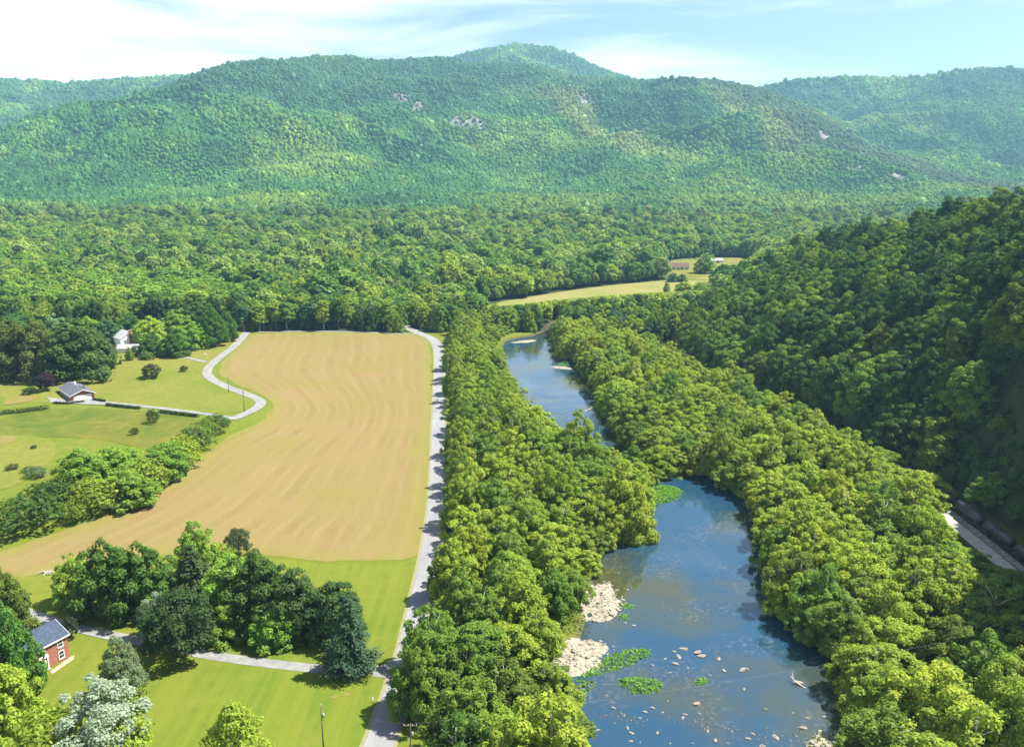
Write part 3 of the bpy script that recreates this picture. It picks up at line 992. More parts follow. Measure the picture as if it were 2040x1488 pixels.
def crown_conifer(seed, R=4.2, H0=15.0, z0=1.0, size=0.46, whorls=16):
    rng = np.random.default_rng(seed)
    V = []
    for w in range(whorls):
        t = w / (whorls - 1)
        z = z0 + (H0 - z0) * t
        rad = R * (1 - t) ** 0.75 * rng.uniform(0.85, 1.1) + 0.25
        nb = int(8 - 3 * t)
        for k in range(nb):
            a = 2 * PI * k / nb + w * 0.9 + rng.uniform(-.25, .25)
            L = rad * rng.uniform(0.7, 1.1)
            m = max(30, int(150 * L / R))
            s = rng.uniform(0.15, 1, m) ** 0.7
            sp = 0.2 + 0.28 * L * (1 - np.abs(s - 0.55))
            pos = np.column_stack([np.cos(a) * L * s, np.sin(a) * L * s, z + 0.35 * L * s - 0.55 * L * s * s * 0.7]) + rng.normal(size=(m, 3)) * sp[:, None] * np.array([.6, .6, .28])
            nrm = np.column_stack([np.full(m, np.cos(a) * 0.5), np.full(m, np.sin(a) * 0.5), np.full(m, 0.9)]) + rng.normal(size=(m, 3)) * 0.45
            nrm /= np.linalg.norm(nrm, axis=1, keepdims=True)
            dr = np.column_stack([np.full(m, np.cos(a)), np.full(m, np.sin(a)), np.full(m, 0.1)]) + rng.normal(size=(m, 3)) * 0.4
            tt = dr - nrm * np.sum(dr * nrm, 1, keepdims=True); tt /= np.linalg.norm(tt, axis=1, keepdims=True)
            bb = np.cross(nrm, tt)
            ss = size * rng.uniform(0.6, 1.2, (m, 1)) * 0.5
            V.append(np.stack([pos + tt * ss * 1.5, pos + bb * ss * .6, pos - tt * ss * 1.2, pos - bb * ss * .6], 1).reshape(-1, 3))
    return np.concatenate(V)


PROTO = {}   # kind -> list of (crown mesh, trunk mesh, height, radius)


def reg_proto(kind, crownV, h, R, bark='bark', tr=0.32, limbs=5):
    i = len(PROTO.setdefault(kind, []))
    cm = mesh_from('crown', crownV, quads(crownV)); cm.materials.append(M['leaf'])
    tm = trunk_mesh('trunk', h, tr, 100 + i, limbs, R * 0.55); tm.materials.append(M[bark])
    PROTO[kind].append((cm, tm, h, R))


for i in range(7):
    reg_proto('riverside', crown_plume(10 + i, 8.0, 0.5, 17.5, [5, 6, 7, 5, 6, 8, 4][i], 17), 17.5, 8.0, 'bark_pale')
for i in range(6):
    reg_proto('hillside', crown_plume(40 + i, 8.0, 1.0, 19.0, [4, 5, 6, 5, 4, 7][i], 15, 230, 0.6, (1.0, 2.4)), 19.0, 8.0)
for i in range(4):
    reg_proto('shade', crown_plume(70 + i, 7.0, 0.5, 15.5, [5, 6, 7, 6][i], 17, 230, 0.5, (0.8, 1.9)), 15.5, 7.0)
for i in range(3):
    reg_proto('dense', crown_broad(90 + i, 6.0, 0.5, 13.0, 60, 330, 0.42, (0.9, 1.7), skew=0.05), 13.0, 6.0)
for i in range(3):
    reg_proto('silver', crown_plume(120 + i, 6.4, 0.6, 13.0, [6, 7, 5][i], 18, 330, 0.36, (0.7, 1.6)), 13.0, 6.4)
for i in range(4):
    reg_proto('shrub', crown_broad(150 + i, 3.0, 0.0, 4.6, 34, 190, 0.34, (0.5, 1.25), skew=0.35), 4.6, 3.0, tr=0.12, limbs=6)
for i in range(2):
    reg_proto('pine', crown_conifer(180 + i), 15.0, 4.2)
for i in range(2):
    reg_proto('cone', crown_broad(190 + i, 5.0, 0.4, 15.0, 90, 330, 0.40, (0.7, 1.4), taper=0.55, skew=0.1), 15.0, 5.0)
for i in range(3):
    reg_proto('slim', crown_broad(200 + i, 4.0, 3.5, 22.0, 34, 110, 0.9, (1.3, 2.1), taper=0.3, skew=0.3), 22.0, 4.0, 'bark_pale')


def tree(name, kind, x, y, h, w, col, label, cat='tree', group=None, var=None, rot=None, z=None):
    pr = PROTO[kind]
    cm, tm, h0, r0 = pr[(random.randrange(len(pr)) if var is None else var) % len(pr)]
    root = empty(name, (x, y, h1(x, y) if z is None else z), random.uniform(0, 6.28) if rot is None else rot, label=label, cat=cat, group=group)
    s = w / 2 / r0
    root.scale = (s, s, h / h0)
    t = link('trunk', tm, None, root)
    c = link('crown', cm, None, root)
    j = random.uniform(0.88, 1.12)
    if kind in ('shade', 'dense', 'pine'): j *= 1.38
    if kind in ('shrub', 'cone'): j *= 0.85
    c.color = (col[0] * j * random.uniform(.93, 1.07), col[1] * j, col[2] * j, 1)
    return root


def ptree(name, kind, px, base, top, wpx, col, label, **kw):
    """a tree whose foot, top and width are read off the photograph"""
    p = at(px, base)
    d = ray(px, base)
    t = p[1] / d[1]
    zt = P(px, top, p[1])[2]
    h = max(0.8, zt - p[2])
    w = wpx * t / FPX
    return tree(name, kind, p[0], p[1], h, w, col, label, **kw)


def ordinal(n):
    base = ['zeroth', 'first', 'second', 'third', 'fourth', 'fifth', 'sixth', 'seventh', 'eighth', 'ninth', 'tenth', 'eleventh', 'twelfth', 'thirteenth', 'fourteenth', 'fifteenth',
            'sixteenth', 'seventeenth', 'eighteenth', 'nineteenth']
    if n < 20: return base[n]
    tens = {2: 'twent', 3: 'thirt', 4: 'fort', 5: 'fift', 6: 'sixt', 7: 'sevent', 8: 'eight', 9: 'ninet'}
    a, b = divmod(n, 10)
    return tens[a] + 'ieth' if b == 0 else tens[a] + 'y-' + base[b]


def poisson(poly, r, seed, rfun=None, tries=30000):
    rng = np.random.default_rng(seed)
    a = np.array([(p[0], p[1]) for p in poly])
    lo, hi = a.min(0), a.max(0)
    c = rng.uniform(lo, hi, (tries, 2))
    c = c[inside(c[:, 0], c[:, 1], poly)]
    cell = {}
    out = []
    for p in c:
        rr = r if rfun is None else rfun(p[0], p[1])
        i, j = int(p[0] // r), int(p[1] // r)
        ok = True
        for di in (-2, -1, 0, 1, 2):
            for dj in (-2, -1, 0, 1, 2):
                for q in cell.get((i + di, j + dj), ()):
                    if (q[0] - p[0]) ** 2 + (q[1] - p[1]) ** 2 < rr * rr: ok = False; break
                if not ok: break
            if not ok: break
        if ok:
            cell.setdefault((i, j), []).append(p); out.append((float(p[0]), float(p[1])))
    return out


def visible(x, y, z, pad=120):
    v = np.array([x, y, z - CAM_H])
    f = v[1] * CP - v[2] * SP
    if f < 5: return None
    u = v[1] * SP + v[2] * CP
    px, py = 1020 + v[0] / f * FPX, 744 - u / f * FPX
    if -pad < px < 2040 + pad and -pad < py < 1488 + pad: return px, py
    return None


LEAFC = {'lime': (0.285, 0.362, 0.038), 'yellow-green': (0.232, 0.322, 0.034), 'mid-green': (0.152, 0.250, 0.032), 'deep green': (0.062, 0.130, 0.020), 'olive': (0.130, 0.195, 0.025),
         'blue-green': (0.060, 0.135, 0.055), 'silvery': (0.31, 0.39, 0.29), 'grey-green': (0.13, 0.20, 0.08)}


def tone_of(name, alt):  # pick a tone and jitter
    return LEAFC[name]


# ------------------------------------------------------------------ riverside woods
def rows_label(trees, strip, first, second, rowlen):
    """trees: list of dict(x,y,tone,size); sort into rows away from the viewer, number within a row"""
    rows = {}
    y0 = min(t['y'] for t in trees)
    for t in trees: rows.setdefault(int((t['y'] - y0) // rowlen), []).append(t)
    for n, k in enumerate(sorted(rows), 1):
        for m, t in enumerate(sorted(rows[k], key=lambda q: q['x'] if not strip.get('rev') else -q['x']), 1):
            t['label'] = f"{t['tone']} {first}, {ordinal(n)} row from the near end, {ordinal(m)} {second}"


Lt = []
for x, y in poisson(LSTRIP, 8.8, 3):
    d = max(0.0, -float(sdist(np.array([x]), np.array([y]), LSTRIP)[0]))
    px = visible(x, y, 8, 260)
    if px is None: continue
    tone = random.choices(['yellow-green', 'lime', 'mid-green', 'olive'], [5, 3, 3, 0.6])[0]
    if px[0] < 985 and px[1] > 1180: tone = random.choice(['mid-green', 'mid-green', 'deep green'])
    bt = at(1098, 1600)
    if math.hypot(x - bt[0], y - bt[1]) < 9: continue
    hh = random.uniform(9.5, 16) + min(d, 12) * 0.35
    tall = d < 6 and px[0] < 1000 and random.random() < .75
    if tall: hh = random.uniform(16, 19.5)
    elif d < 3: hh *= 0.8
    if y > 300 and float(sdist(np.array([x]), np.array([y]), RIVER)[0]) < 16: hh *= .62; d = 0
    Lt.append(dict(x=x, y=y, h=hh, w=random.uniform(12.5, 18) * (0.85 if d < 3 else 1), tone=tone))
# low growth along the left bank
acc = 0
for a, b in zip(RIVER[:-1], RIVER[1:]):
    if a[1] > 585: break
    L = math.hypot(b[0] - a[0], b[1] - a[1]); acc += L
    if acc < 6.5 or L < 1e-3: continue
    acc = 0
    nx, ny = -(b[1] - a[1]) / L, (b[0] - a[0]) / L
    if float(sdist(np.array([a[0] + nx * 2]), np.array([a[1] + ny * 2]), RIVER)[0]) < 0: nx, ny = -nx, -ny
    x, y = a[0] + nx * random.uniform(.5, 2.5), a[1] + ny * random.uniform(.5, 2.5)
    if visible(x, y, 8, 200) is None or y < 110: continue
    vv = visible(x, y, 0, 300)
    if 1140 < vv[1] < 1370: continue                     # open gravel shore
    if y > 330: continue
    Lt.append(dict(x=x, y=y, h=random.uniform(5.5, 9.5), w=random.uniform(7, 10), tone=random.choice(['yellow-green', 'lime', 'mid-green'])))
rows_label(Lt, {}, 'roadside wood tree', 'from the road', 13)
for t in Lt:
    tree('riverside_tree', 'riverside', t['x'], t['y'], t['h'], t['w'], LEAFC[t['tone']], t['label'], group='trees of the wood between road and river')

def rail_gap(x, y):
    """the opening in the wood where the train shows: tallest tree that leaves the ballast in view"""
    lim = 99.0
    for ty in np.arange(226, 254, 3.0):
        tx = 141.5
        L = math.hypot(tx, ty)
        ux, uy = tx / L, ty / L
        s = (tx - x) * ux + (ty - y) * uy
        off = abs((tx - x) * uy - (ty - y) * ux)
        if s > -3 and off < 6.0: lim = min(lim, max(0, s) * 110 / L * 0.92)
    return lim


Rt = []
for x, y in poisson(RSTRIP, 9.6, 4):
    d = max(0.0, -float(sdist(np.array([x]), np.array([y]), RSTRIP)[0]))
    if visible(x, y, 8, 260) is None: continue
    tone = random.choices(['yellow-green', 'lime', 'mid-green', 'olive'], [5, 4, 2, 0.6])[0]
    hh = random.uniform(10.5, 19) + min(d, 10) * 0.2
    if x > np.interp(y, [p[1] for p in RAIL], [p[0] for p in RAIL]) - 15: hh = random.uniform(8, 12)
    lim = rail_gap(x, y)
    if lim < 3.5: continue
    hh = min(hh, lim)
    Rt.append(dict(x=x, y=y, h=hh, w=random.uniform(14, 20) * (1 if hh > 7 else .55), tone=tone))
# trees leaning over the water all along the right bank
bank = [p for p in RIVER]
i0 = min(range(len(bank)), key=lambda i: (bank[i][0] - gp(1112, 665)[0]) ** 2 + (bank[i][1] - gp(1112, 665)[1]) ** 2)
path = bank[i0:] + bank[:1]
acc = 0
for a, b in zip(path[:-1], path[1:]):
    L = math.hypot(b[0] - a[0], b[1] - a[1])
    acc += L
    if acc < 5.6 or L < 1e-3: continue
    acc = 0
    nx, ny = -(b[1] - a[1]) / L, (b[0] - a[0]) / L
    if float(sdist(np.array([a[0] + nx * 2]), np.array([a[1] + ny * 2]), RIVER)[0]) < 0: nx, ny = -nx, -ny
    q = random.uniform(-0.6, 1.6)
    x, y = a[0] + nx * q, a[1] + ny * q
    if visible(x, y, 8, 260) is None or y < 110: continue
    f_ = .7 if y > 340 else 1
    Rt.append(dict(x=x, y=y, h=random.uniform(9, 13.5) * f_, w=random.uniform(10, 13.5) * f_, tone=random.choice(['yellow-green', 'lime', 'mid-green'])))
def near_first(trees, n):
    trees.sort(key=lambda t: math.hypot(t['x'], t['y']))
    return trees[:n], trees[n:]


Rt, Rfar = near_first(Rt, 290)
rows_label(Rt, {}, 'tree between river and railway', 'from the water', 13)
for t in Rt:
    tree('bank_tree', 'riverside', t['x'], t['y'], t['h'], t['w'], LEAFC[t['tone']], t['label'], group='trees of the wood between river and railway')

for a in [(916, 908, 826, 62, 'yellow-green', 'roadside tree throwing its shade across the road, farthest of three'), (921, 985, 893, 68, 'mid-green', 'roadside tree throwing its shade across the road, middle of three'),
          (917, 1052, 950, 74, 'yellow-green', 'roadside tree throwing its shade across the road, nearest of three'), (893, 1185, 1072, 78, 'mid-green', 'tree leaning over the road just above the house drive'),
          (838, 1432, 1290, 105, 'mid-green', 'dark roadside tree shading the road at the bottom edge'),
          (1098, 1600, 1372, 215, 'lime', 'large lime tree at the bottom edge between road and river'), (1150, 938, 812, 92, 'yellow-green', 'tall tree on the left bank hiding the narrow bend of the river'),
          (1238, 1060, 916, 112, 'lime', 'lime tree on the left bank point above the upper gravel bar'),
          (1205, 1048, 950, 80, 'yellow-green', 'yellow-green tree beside the point tree on the left bank'),
          (1306, 954, 884, 88, 'yellow-green', 'small spreading tree on the right bank by the round weed patch'),
          (1262, 935, 885, 60, 'mid-green', 'mid-green tree behind the weed patch where the river narrows'),
          (1130, 715, 668, 60, 'lime', 'lime bush above the spit in the upper pool'),
          (1190, 1080, 985, 90, 'lime', 'lime tree on the left bank beside the upper gravel bar')]:
    ptree('riverside_tree', 'riverside', a[0], a[1], a[2], a[3], LEAFC[a[4]], a[5])

# ------------------------------------------------------------------ wooded hill
HP = [(float(np.interp(y, [p[1] for p in FOOT], [p[0] for p in FOOT])) + 2, y) for y in np.arange(150, 800, 15)]
HPOLY = HP + [(205, 860), (420, 860), (480, 500), (480, 150)]
Ht = []
for x, y in poisson(HPOLY, 10.6, 5, tries=60000):
    z = h1(x, y)
    v = visible(x, y, z + 10, 160)
    if v is None: continue
    cx_ = float(np.interp(y, [p[1] for p in HILL], [p[0] for p in HILL]))
    if x > cx_ + 45: continue
    tone = random.choices(['deep green', 'mid-green', 'olive', 'yellow-green'], [6, 2.5, 1.5, 0.35])[0]
    ht, wt = random.uniform(16, 25), random.uniform(15, 22.5)
    if 205 < y < 290 and x < 182:           # the sun reaches the railway here: only low growth at the hill's foot
        if x < 162: wt *= .6
        ht = min(ht, 1.28 * (x - wt * .4 - 139) - z)
        if ht < 6: continue
        wt = min(wt, 1.0 * ht)
    Ht.append(dict(x=x, y=y, z=z, h=ht, w=wt, tone=tone, dist=math.hypot(x, y)))
Ht.sort(key=lambda t: t['dist'])
# trees far over the crest cannot be seen: keep those on the face
near, rest = Ht[:290], Ht[290:]
rows_label(near, {}, 'hillside tree', 'from the foot', 14)
for t in near:
    tree('hillside_tree', 'hillside', t['x'], t['y'], t['h'], t['w'], LEAFC[t['tone']], t['label'], group='trees on the steep wooded hill', z=t['z'])

print('TREES', len(Lt), len(Rt), len(Ht))

# ------------------------------------------------------------------ forests that read as one mass (stuff)
def ico(sub=1):
    import bmesh
    bm = bmesh.new(); bmesh.ops.create_icosphere(bm, subdivisions=sub, radius=1.0)
    V = np.array([v.co[:] for v in bm.verts]); F = [tuple(v.index for v in f.verts) for f in bm.faces]
    bm.free(); return V, F


def proto_obj(name, me):
    return bpy.data.objects.new(name, me)      # only a source shape for the scatter; never linked to the scene


def lump(seed):
    V, F = ico(3)
    rng = np.random.default_rng(seed)
    B = rng.normal(size=(22, 3)); B /= np.linalg.norm(B, axis=1, keepdims=True)
    d = V @ B.T
    r = 0.66 + 0.36 * np.clip((d.max(1) - 0.72) / 0.28, 0, 1) ** 0.6 + rng.normal(size=len(V)) * 0.05
    V = V * r[:, None] * np.array([1, 1, 1.15]) + np.array([0, 0, 0.95])
    return mesh_from('canopy_lump', V, F, False)


FAR_PROTO = []
for i in range(4):
    me = lump(300 + i); me.materials.append(M['leaf_far']); FAR_PROTO.append(proto_obj('canopy_lump', me))
MID_PROTO = []
for i in range(5):
    V = crown_broad(330 + i, 6.2, 1.0, 16.0, 26, 60, 1.35, (1.7, 2.8), taper=[0, .2, .1, .35, 0][i])
    me = mesh_from('forest_crown', V, quads(V)); me.materials.append(M['leaf_stuff']); MID_PROTO.append(proto_obj('forest_crown', me))


def scatter(name, pts, scl, yaw, tint, protos, kind='stuff'):
    n = len(pts)
    me = bpy.data.meshes.new(name)
    me.vertices.add(n); me.vertices.foreach_set('co', np.asarray(pts, np.float32).ravel())
    for nm, typ, fld, dat in (('scl', 'FLOAT_VECTOR', 'vector', scl), ('yaw', 'FLOAT', 'value', yaw), ('tint', 'FLOAT_VECTOR', 'vector', tint)):
        a = me.attributes.new(nm, typ, 'POINT'); a.data.foreach_set(fld, np.asarray(dat, np.float32).ravel())
    a = me.attributes.new('pick', 'INT', 'POINT'); a.data.foreach_set('value', RNG.integers(0, len(protos), n).astype(np.int32))
    o = bpy.data.objects.new(name, me); COL.objects.link(o)
    nt = bpy.data.node_groups.new(name, 'GeometryNodeTree')
    nt.interface.new_socket('Geometry', in_out='INPUT', socket_type='NodeSocketGeometry')
    nt.interface.new_socket('Geometry', in_out='OUTPUT', socket_type='NodeSocketGeometry')
    gi = nt.nodes.new('NodeGroupInput'); go = nt.nodes.new('NodeGroupOutput')
    jn = nt.nodes.new('GeometryNodeJoinGeometry')
    for p in protos:
        oi = nt.nodes.new('GeometryNodeObjectInfo'); oi.inputs['Object'].default_value = p; oi.inputs['As Instance'].default_value = True
        nt.links.new(oi.outputs['Geometry'], jn.inputs[0])
    ip = nt.nodes.new('GeometryNodeInstanceOnPoints')
    ip.inputs['Pick Instance'].default_value = True

    def na(nm, t):
        q = nt.nodes.new('GeometryNodeInputNamedAttribute'); q.data_type = t; q.inputs['Name'].default_value = nm
        return next(s for s in q.outputs if s.enabled and s.name == 'Attribute')
    cb = nt.nodes.new('ShaderNodeCombineXYZ')
    nt.links.new(na('yaw', 'FLOAT'), cb.inputs['Z'])
    nt.links.new(gi.outputs[0], ip.inputs['Points'])
    nt.links.new(jn.outputs[0], ip.inputs['Instance'])
    nt.links.new(na('pick', 'INT'), ip.inputs['Instance Index'])
    nt.links.new(cb.outputs[0], ip.inputs['Rotation'])
    nt.links.new(na('scl', 'FLOAT_VECTOR'), ip.inputs['Scale'])
    nt.links.new(ip.outputs[0], go.inputs[0])
    md = o.modifiers.new('scatter', 'NODES'); md.node_group = nt
    tag(o, kind=kind)
    return o


def project(x, y, z):
    vy, vz = y, z - CAM_H
    f = vy * CP - vz * SP
    u = vy * SP + vz * CP
    f = np.maximum(f, 1)
    return 1020 + x / f * FPX, 744 - u / f * FPX


def grid_pts(x0, x1, y0, y1, s, seed):
    r = np.random.default_rng(seed)
    a, b = np.meshgrid(np.arange(x0, x1, s), np.arange(y0, y1, s * 0.9))
    a = a + (np.arange(a.shape[0])[:, None] % 2) * s / 2
    a = a.ravel() + r.uniform(-.38, .38, a.size) * s; b = b.ravel() + r.uniform(-.38, .38, b.size) * s
    return a, b


if Rfar:
    n = len(Rfar)
    zf_ = np.array([h1(t['x'], t['y']) for t in Rfar])
    tag(scatter('riverside_forest', np.array([(t['x'], t['y'], z) for t, z in zip(Rfar, zf_)]), np.array([(t['w'] / 12.4, t['w'] / 12.4, min(t['h'], 40) / 16) for t in Rfar]),
                RNG.uniform(0, 6.28, n), np.array([LEAFC[t['tone']] for t in Rfar]) * RNG.uniform(.85, 1.15, (n, 1)), MID_PROTO), 'far end of the riverside wood by the upper pool')
# rest of the hill
if rest:
    n = len(rest)
    pts = np.array([(t['x'], t['y'], t['z']) for t in rest])
    sc_ = np.array([(t['w'] / 12.4, t['w'] / 12.4, t['h'] / 16) for t in rest])
    tn = np.array([LEAFC[t['tone']] for t in rest]) * RNG.uniform(0.85, 1.15, (n, 1))
    tag(scatter('hill_forest', pts, sc_, RNG.uniform(0, 6.28, n), tn, MID_PROTO), 'dense dark wood on the far end of the steep hill')

ux, uy = grid_pts(90, 260, 190, 720, 5.2, 91)
rr_ = ux - np.interp(uy, [p[1] for p in FOOT], [p[0] for p in FOOT])
kk2 = (rr_ > 1) & (rr_ < 75)
ux, uy = ux[kk2], uy[kk2]; uz = H(ux, uy)
n = len(ux)
us = RNG.uniform(.35, .62, n)
us = np.where((uy > 200) & (uy < 300), np.minimum(us, np.maximum(.12, (1.1 * (ux - 143) - uz) / 20)), us)
tag(scatter('hill_undergrowth', np.column_stack([ux, uy, uz]), np.column_stack([us, us, us * RNG.uniform(.6, 1.2, n)]), RNG.uniform(0, 6.28, n),
            np.array([0.055, 0.115, 0.022])[None] * RNG.uniform(.7, 1.4, (n, 1)), MID_PROTO), 'low leafy undergrowth covering the foot of the steep hill')

# valley forest beyond the hay field; the trees before the far field and the clearing are low enough to leave them in view
def max_height(x, y, z):
    px, py = project(x, y, z)
    line = np.interp(px, [930, 970, 1040, 1100, 1250, 1400, 1450], [560, 612, 606, 598, 586, 578, 520])
    line = np.where((px > 925) & (px < 1445), line, -4000)
    line2 = np.where((px > 1322) & (px < 1490), 562, -4000)
    line = np.where(y < 740, line, np.where(y < 1010, line2, -4000))
    dz = -SP - (line - 744) / FPX * CP
    dy = CP - (line - 744) / FPX * SP
    return CAM_H + dz / dy * y - z


xx, yy = grid_pts(-1000, 900, 540, 1650, 9.3, 21)
zz = H(xx, yy)
px_, py_ = project(xx, yy, zz + 10)
k = (px_ > -120) & (px_ < 2160)
for poly in (FARFIELD, CLEAR, UPLAWN, HAY):
    k &= sdist(xx, yy, poly) > 5
k &= sdist(xx, yy, LSTRIP) > 2
k &= sdist(xx, yy, RIVER) > 3
k &= seg_dist(xx, yy, ROAD)[0] > 6
k &= ~((yy < 860) & (xx > 90) & inside(xx, yy, HPOLY))
k &= yy > np.where(px_ < 240, 590, np.where(px_ < 470, 628, np.where(xx > 20, 540, 592)))
k &= sdist(xx, yy, RSTRIP) > 3
k &= sdist(xx, yy, HAY) > 3.5
# a gap along the sight line over the far field, and the trees below the clearing kept low
k &= ~((px_ > 1330) & (px_ < 1480) & (yy > 880) & (yy < 1060) & (xx > 150))
EDGE_Y = 632
edge = k & (yy < EDGE_Y)
mass = k & ~edge & (RNG.random(len(xx)) > np.clip((yy - 1250) / 400, 0, 1))
xx_e, yy_e, zz_e = xx[edge], yy[edge], zz[edge]
xm, ym, zm = xx[mass], yy[mass], zz[mass]
n = len(xm)
pal = np.array([(0.145, 0.250, 0.028), (0.215, 0.295, 0.030), (0.098, 0.190, 0.030), (0.215, 0.295, 0.065), (0.115, 0.215, 0.040)])
cn = fbm(xm, ym, 130, 4, 51)
ci = np.clip((cn * 4.0 + RNG.normal(size=n) * 0.9 + 2), 0, 4).astype(int)
sz = np.exp(RNG.normal(size=n) * 0.22)
hs = RNG.uniform(0.85, 1.15, n) * sz * (1 + 0.55 * cn)
ws = RNG.uniform(0.82, 1.1, n) * sz ** 1.2
hs = np.minimum(hs, max_height(xm, ym, zm) / 16.0)
good = hs > 0.22
xm, ym, zm, hs, ws, ci = xm[good], ym[good], zm[good], hs[good], ws[good], ci[good]
n = len(xm)
nearriver = (xm > 0) & (xm < 190) & (ym < 765)
ci = np.where(nearriver, RNG.choice([1, 1, 3], n), ci)
tag(scatter('valley_forest', np.column_stack([xm, ym, zm]), np.column_stack([ws, ws, hs]), RNG.uniform(0, 6.28, n), pal[ci] * RNG.uniform(0.8, 1.2, (n, 1)), MID_PROTO),
    'broadleaf forest filling the valley floor beyond the hay field')

# mountain forest
def mountain(name, x0, x1, y0, y1, s, seed, label, wmul=1.0, cond=None, feather=0):
    xx, yy = grid_pts(x0, x1, y0, y1, s, seed)
    if feather: keep_ = RNG.random(len(xx)) < np.clip((yy - y0) / feather, 0, 1); xx, yy = xx[keep_], yy[keep_]
    zz = H(xx, yy)
    px_, py_ = project(xx, yy, zz + 10)
    k = (px_ > -150) & (px_ < 2190)
    if cond is not None: k &= cond(xx, yy)
    for rx_, ry_, rr in ROCKS:
        dd = np.hypot(xx - rx_, (yy - ry_) * 0.8) / rr
        k &= ~((dd < 1.0) & (RNG.random(len(xx)) < 0.62))
    xx, yy, zz = xx[k], yy[k], zz[k]
    # drop slopes that face away over the far side of the ridges
    e = 25.0
    zf = H(xx * (1 - e / np.hypot(xx, yy)), yy * (1 - e / np.hypot(xx, yy)))
    back = ((zz - zf) / e) > -0.20
    xx, yy, zz = xx[back], yy[back], zz[back]
    n = len(xx)
    c1 = fbm(xx, yy, 260, 4, 61); c2 = fbm(xx, yy, 70, 3, 71)
    base = np.array([0.050, 0.142, 0.024])[None] * np.ones((n, 1))
    lite = np.array([0.130, 0.215, 0.026]); dark = np.array([0.026, 0.085, 0.026])
    f = np.clip(c1 * 1.6 + c2 * 0.9, -1, 1)
    col = np.where(f[:, None] > 0, base + (lite - base) * f[:, None], base + (dark - base) * (-f[:, None]))
    # yellowish patches on the spur tops: sunlight painted into the tree tint
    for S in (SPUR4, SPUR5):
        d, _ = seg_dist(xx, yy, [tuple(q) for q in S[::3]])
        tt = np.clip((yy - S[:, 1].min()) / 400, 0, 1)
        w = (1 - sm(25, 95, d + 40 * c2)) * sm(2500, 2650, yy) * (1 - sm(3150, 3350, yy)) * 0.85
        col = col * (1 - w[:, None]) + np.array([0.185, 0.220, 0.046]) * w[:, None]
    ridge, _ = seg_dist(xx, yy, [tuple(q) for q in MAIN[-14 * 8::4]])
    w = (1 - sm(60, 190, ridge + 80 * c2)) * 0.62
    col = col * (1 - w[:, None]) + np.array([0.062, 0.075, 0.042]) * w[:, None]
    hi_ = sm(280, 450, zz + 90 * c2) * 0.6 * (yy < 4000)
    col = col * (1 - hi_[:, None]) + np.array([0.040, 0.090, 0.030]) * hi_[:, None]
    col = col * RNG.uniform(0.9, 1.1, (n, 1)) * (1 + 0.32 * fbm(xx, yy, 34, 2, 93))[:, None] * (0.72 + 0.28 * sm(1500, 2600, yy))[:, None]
    thin = RNG.random(n) < w * 0.35
    pale = RNG.random(n) < 0.03
    col[pale] = col[pale] * 1.6 + 0.03
    w = s * 0.62 * np.exp(RNG.normal(size=n) * 0.25) * wmul
    h = w * RNG.uniform(0.75, 1.4, n)
    zz = zz - h * 0.72
    keep2 = ~thin
    xx, yy, zz, w, h, col = xx[keep2], yy[keep2], zz[keep2], w[keep2], h[keep2], col[keep2]; n = len(xx)
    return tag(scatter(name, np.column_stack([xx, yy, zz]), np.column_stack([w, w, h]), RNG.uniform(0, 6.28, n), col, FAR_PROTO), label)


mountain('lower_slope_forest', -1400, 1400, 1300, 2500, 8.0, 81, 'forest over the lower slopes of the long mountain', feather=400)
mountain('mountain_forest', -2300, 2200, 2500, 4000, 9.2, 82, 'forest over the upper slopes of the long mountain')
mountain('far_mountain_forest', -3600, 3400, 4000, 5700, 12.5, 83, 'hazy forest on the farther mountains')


# ------------------------------------------------------------------ forest edge behind the hay field: trees one can tell apart
ed = []
for x, y, z in zip(xx_e, yy_e, zz_e):
    tone = random.choices(['mid-green', 'deep green', 'yellow-green', 'blue-green'], [4, 3, 3, 1])[0]
    mh = float(max_height(np.array([x]), np.array([y]), np.array([z]))[0])
    if mh < 4: continue
    ed.append(dict(x=x, y=y, z=z, h=min(mh, random.uniform(15, 22)), w=random.uniform(10, 14), tone=tone))
rows_label(ed, {}, "forest edge tree", 'from the left', 11)
for t in ed:
    tree('forest_edge_tree', random.choice(['hillside', 'riverside', 'slim']), t['x'], t['y'], t['h'], t['w'], LEAFC[t['tone']], t['label'], group='trees along the forest edge', z=t['z'])
print('EDGE', len(ed))

# bare dead tree at the forest edge
p = at(742, 657)
r = empty('dead_tree', p, label='bare pale dead tree at the forest edge behind the hay field', cat='tree')
b = MB()
rr = random.Random(5)
b.tube([(0, 0, -.3), (0.3, 0, 8), (0, .4, 15), (0.5, 0.2, 20)], [.55, .42, .28, .06], 7)
b.build('trunk', M['bark_pale'], r)
for k in range(9):
    a = rr.uniform(0, 6.28); z = rr.uniform(8, 17); L = rr.uniform(2, 4.5)
    b = MB(); b.tube([(0.2, .2, z), (math.cos(a) * L * .5, math.sin(a) * L * .5, z + L * .6), (math.cos(a) * L, math.sin(a) * L, z + L * 1.1)], [.2, .13, .04], 5)
    b.build('branch', M['bark_pale'], r)

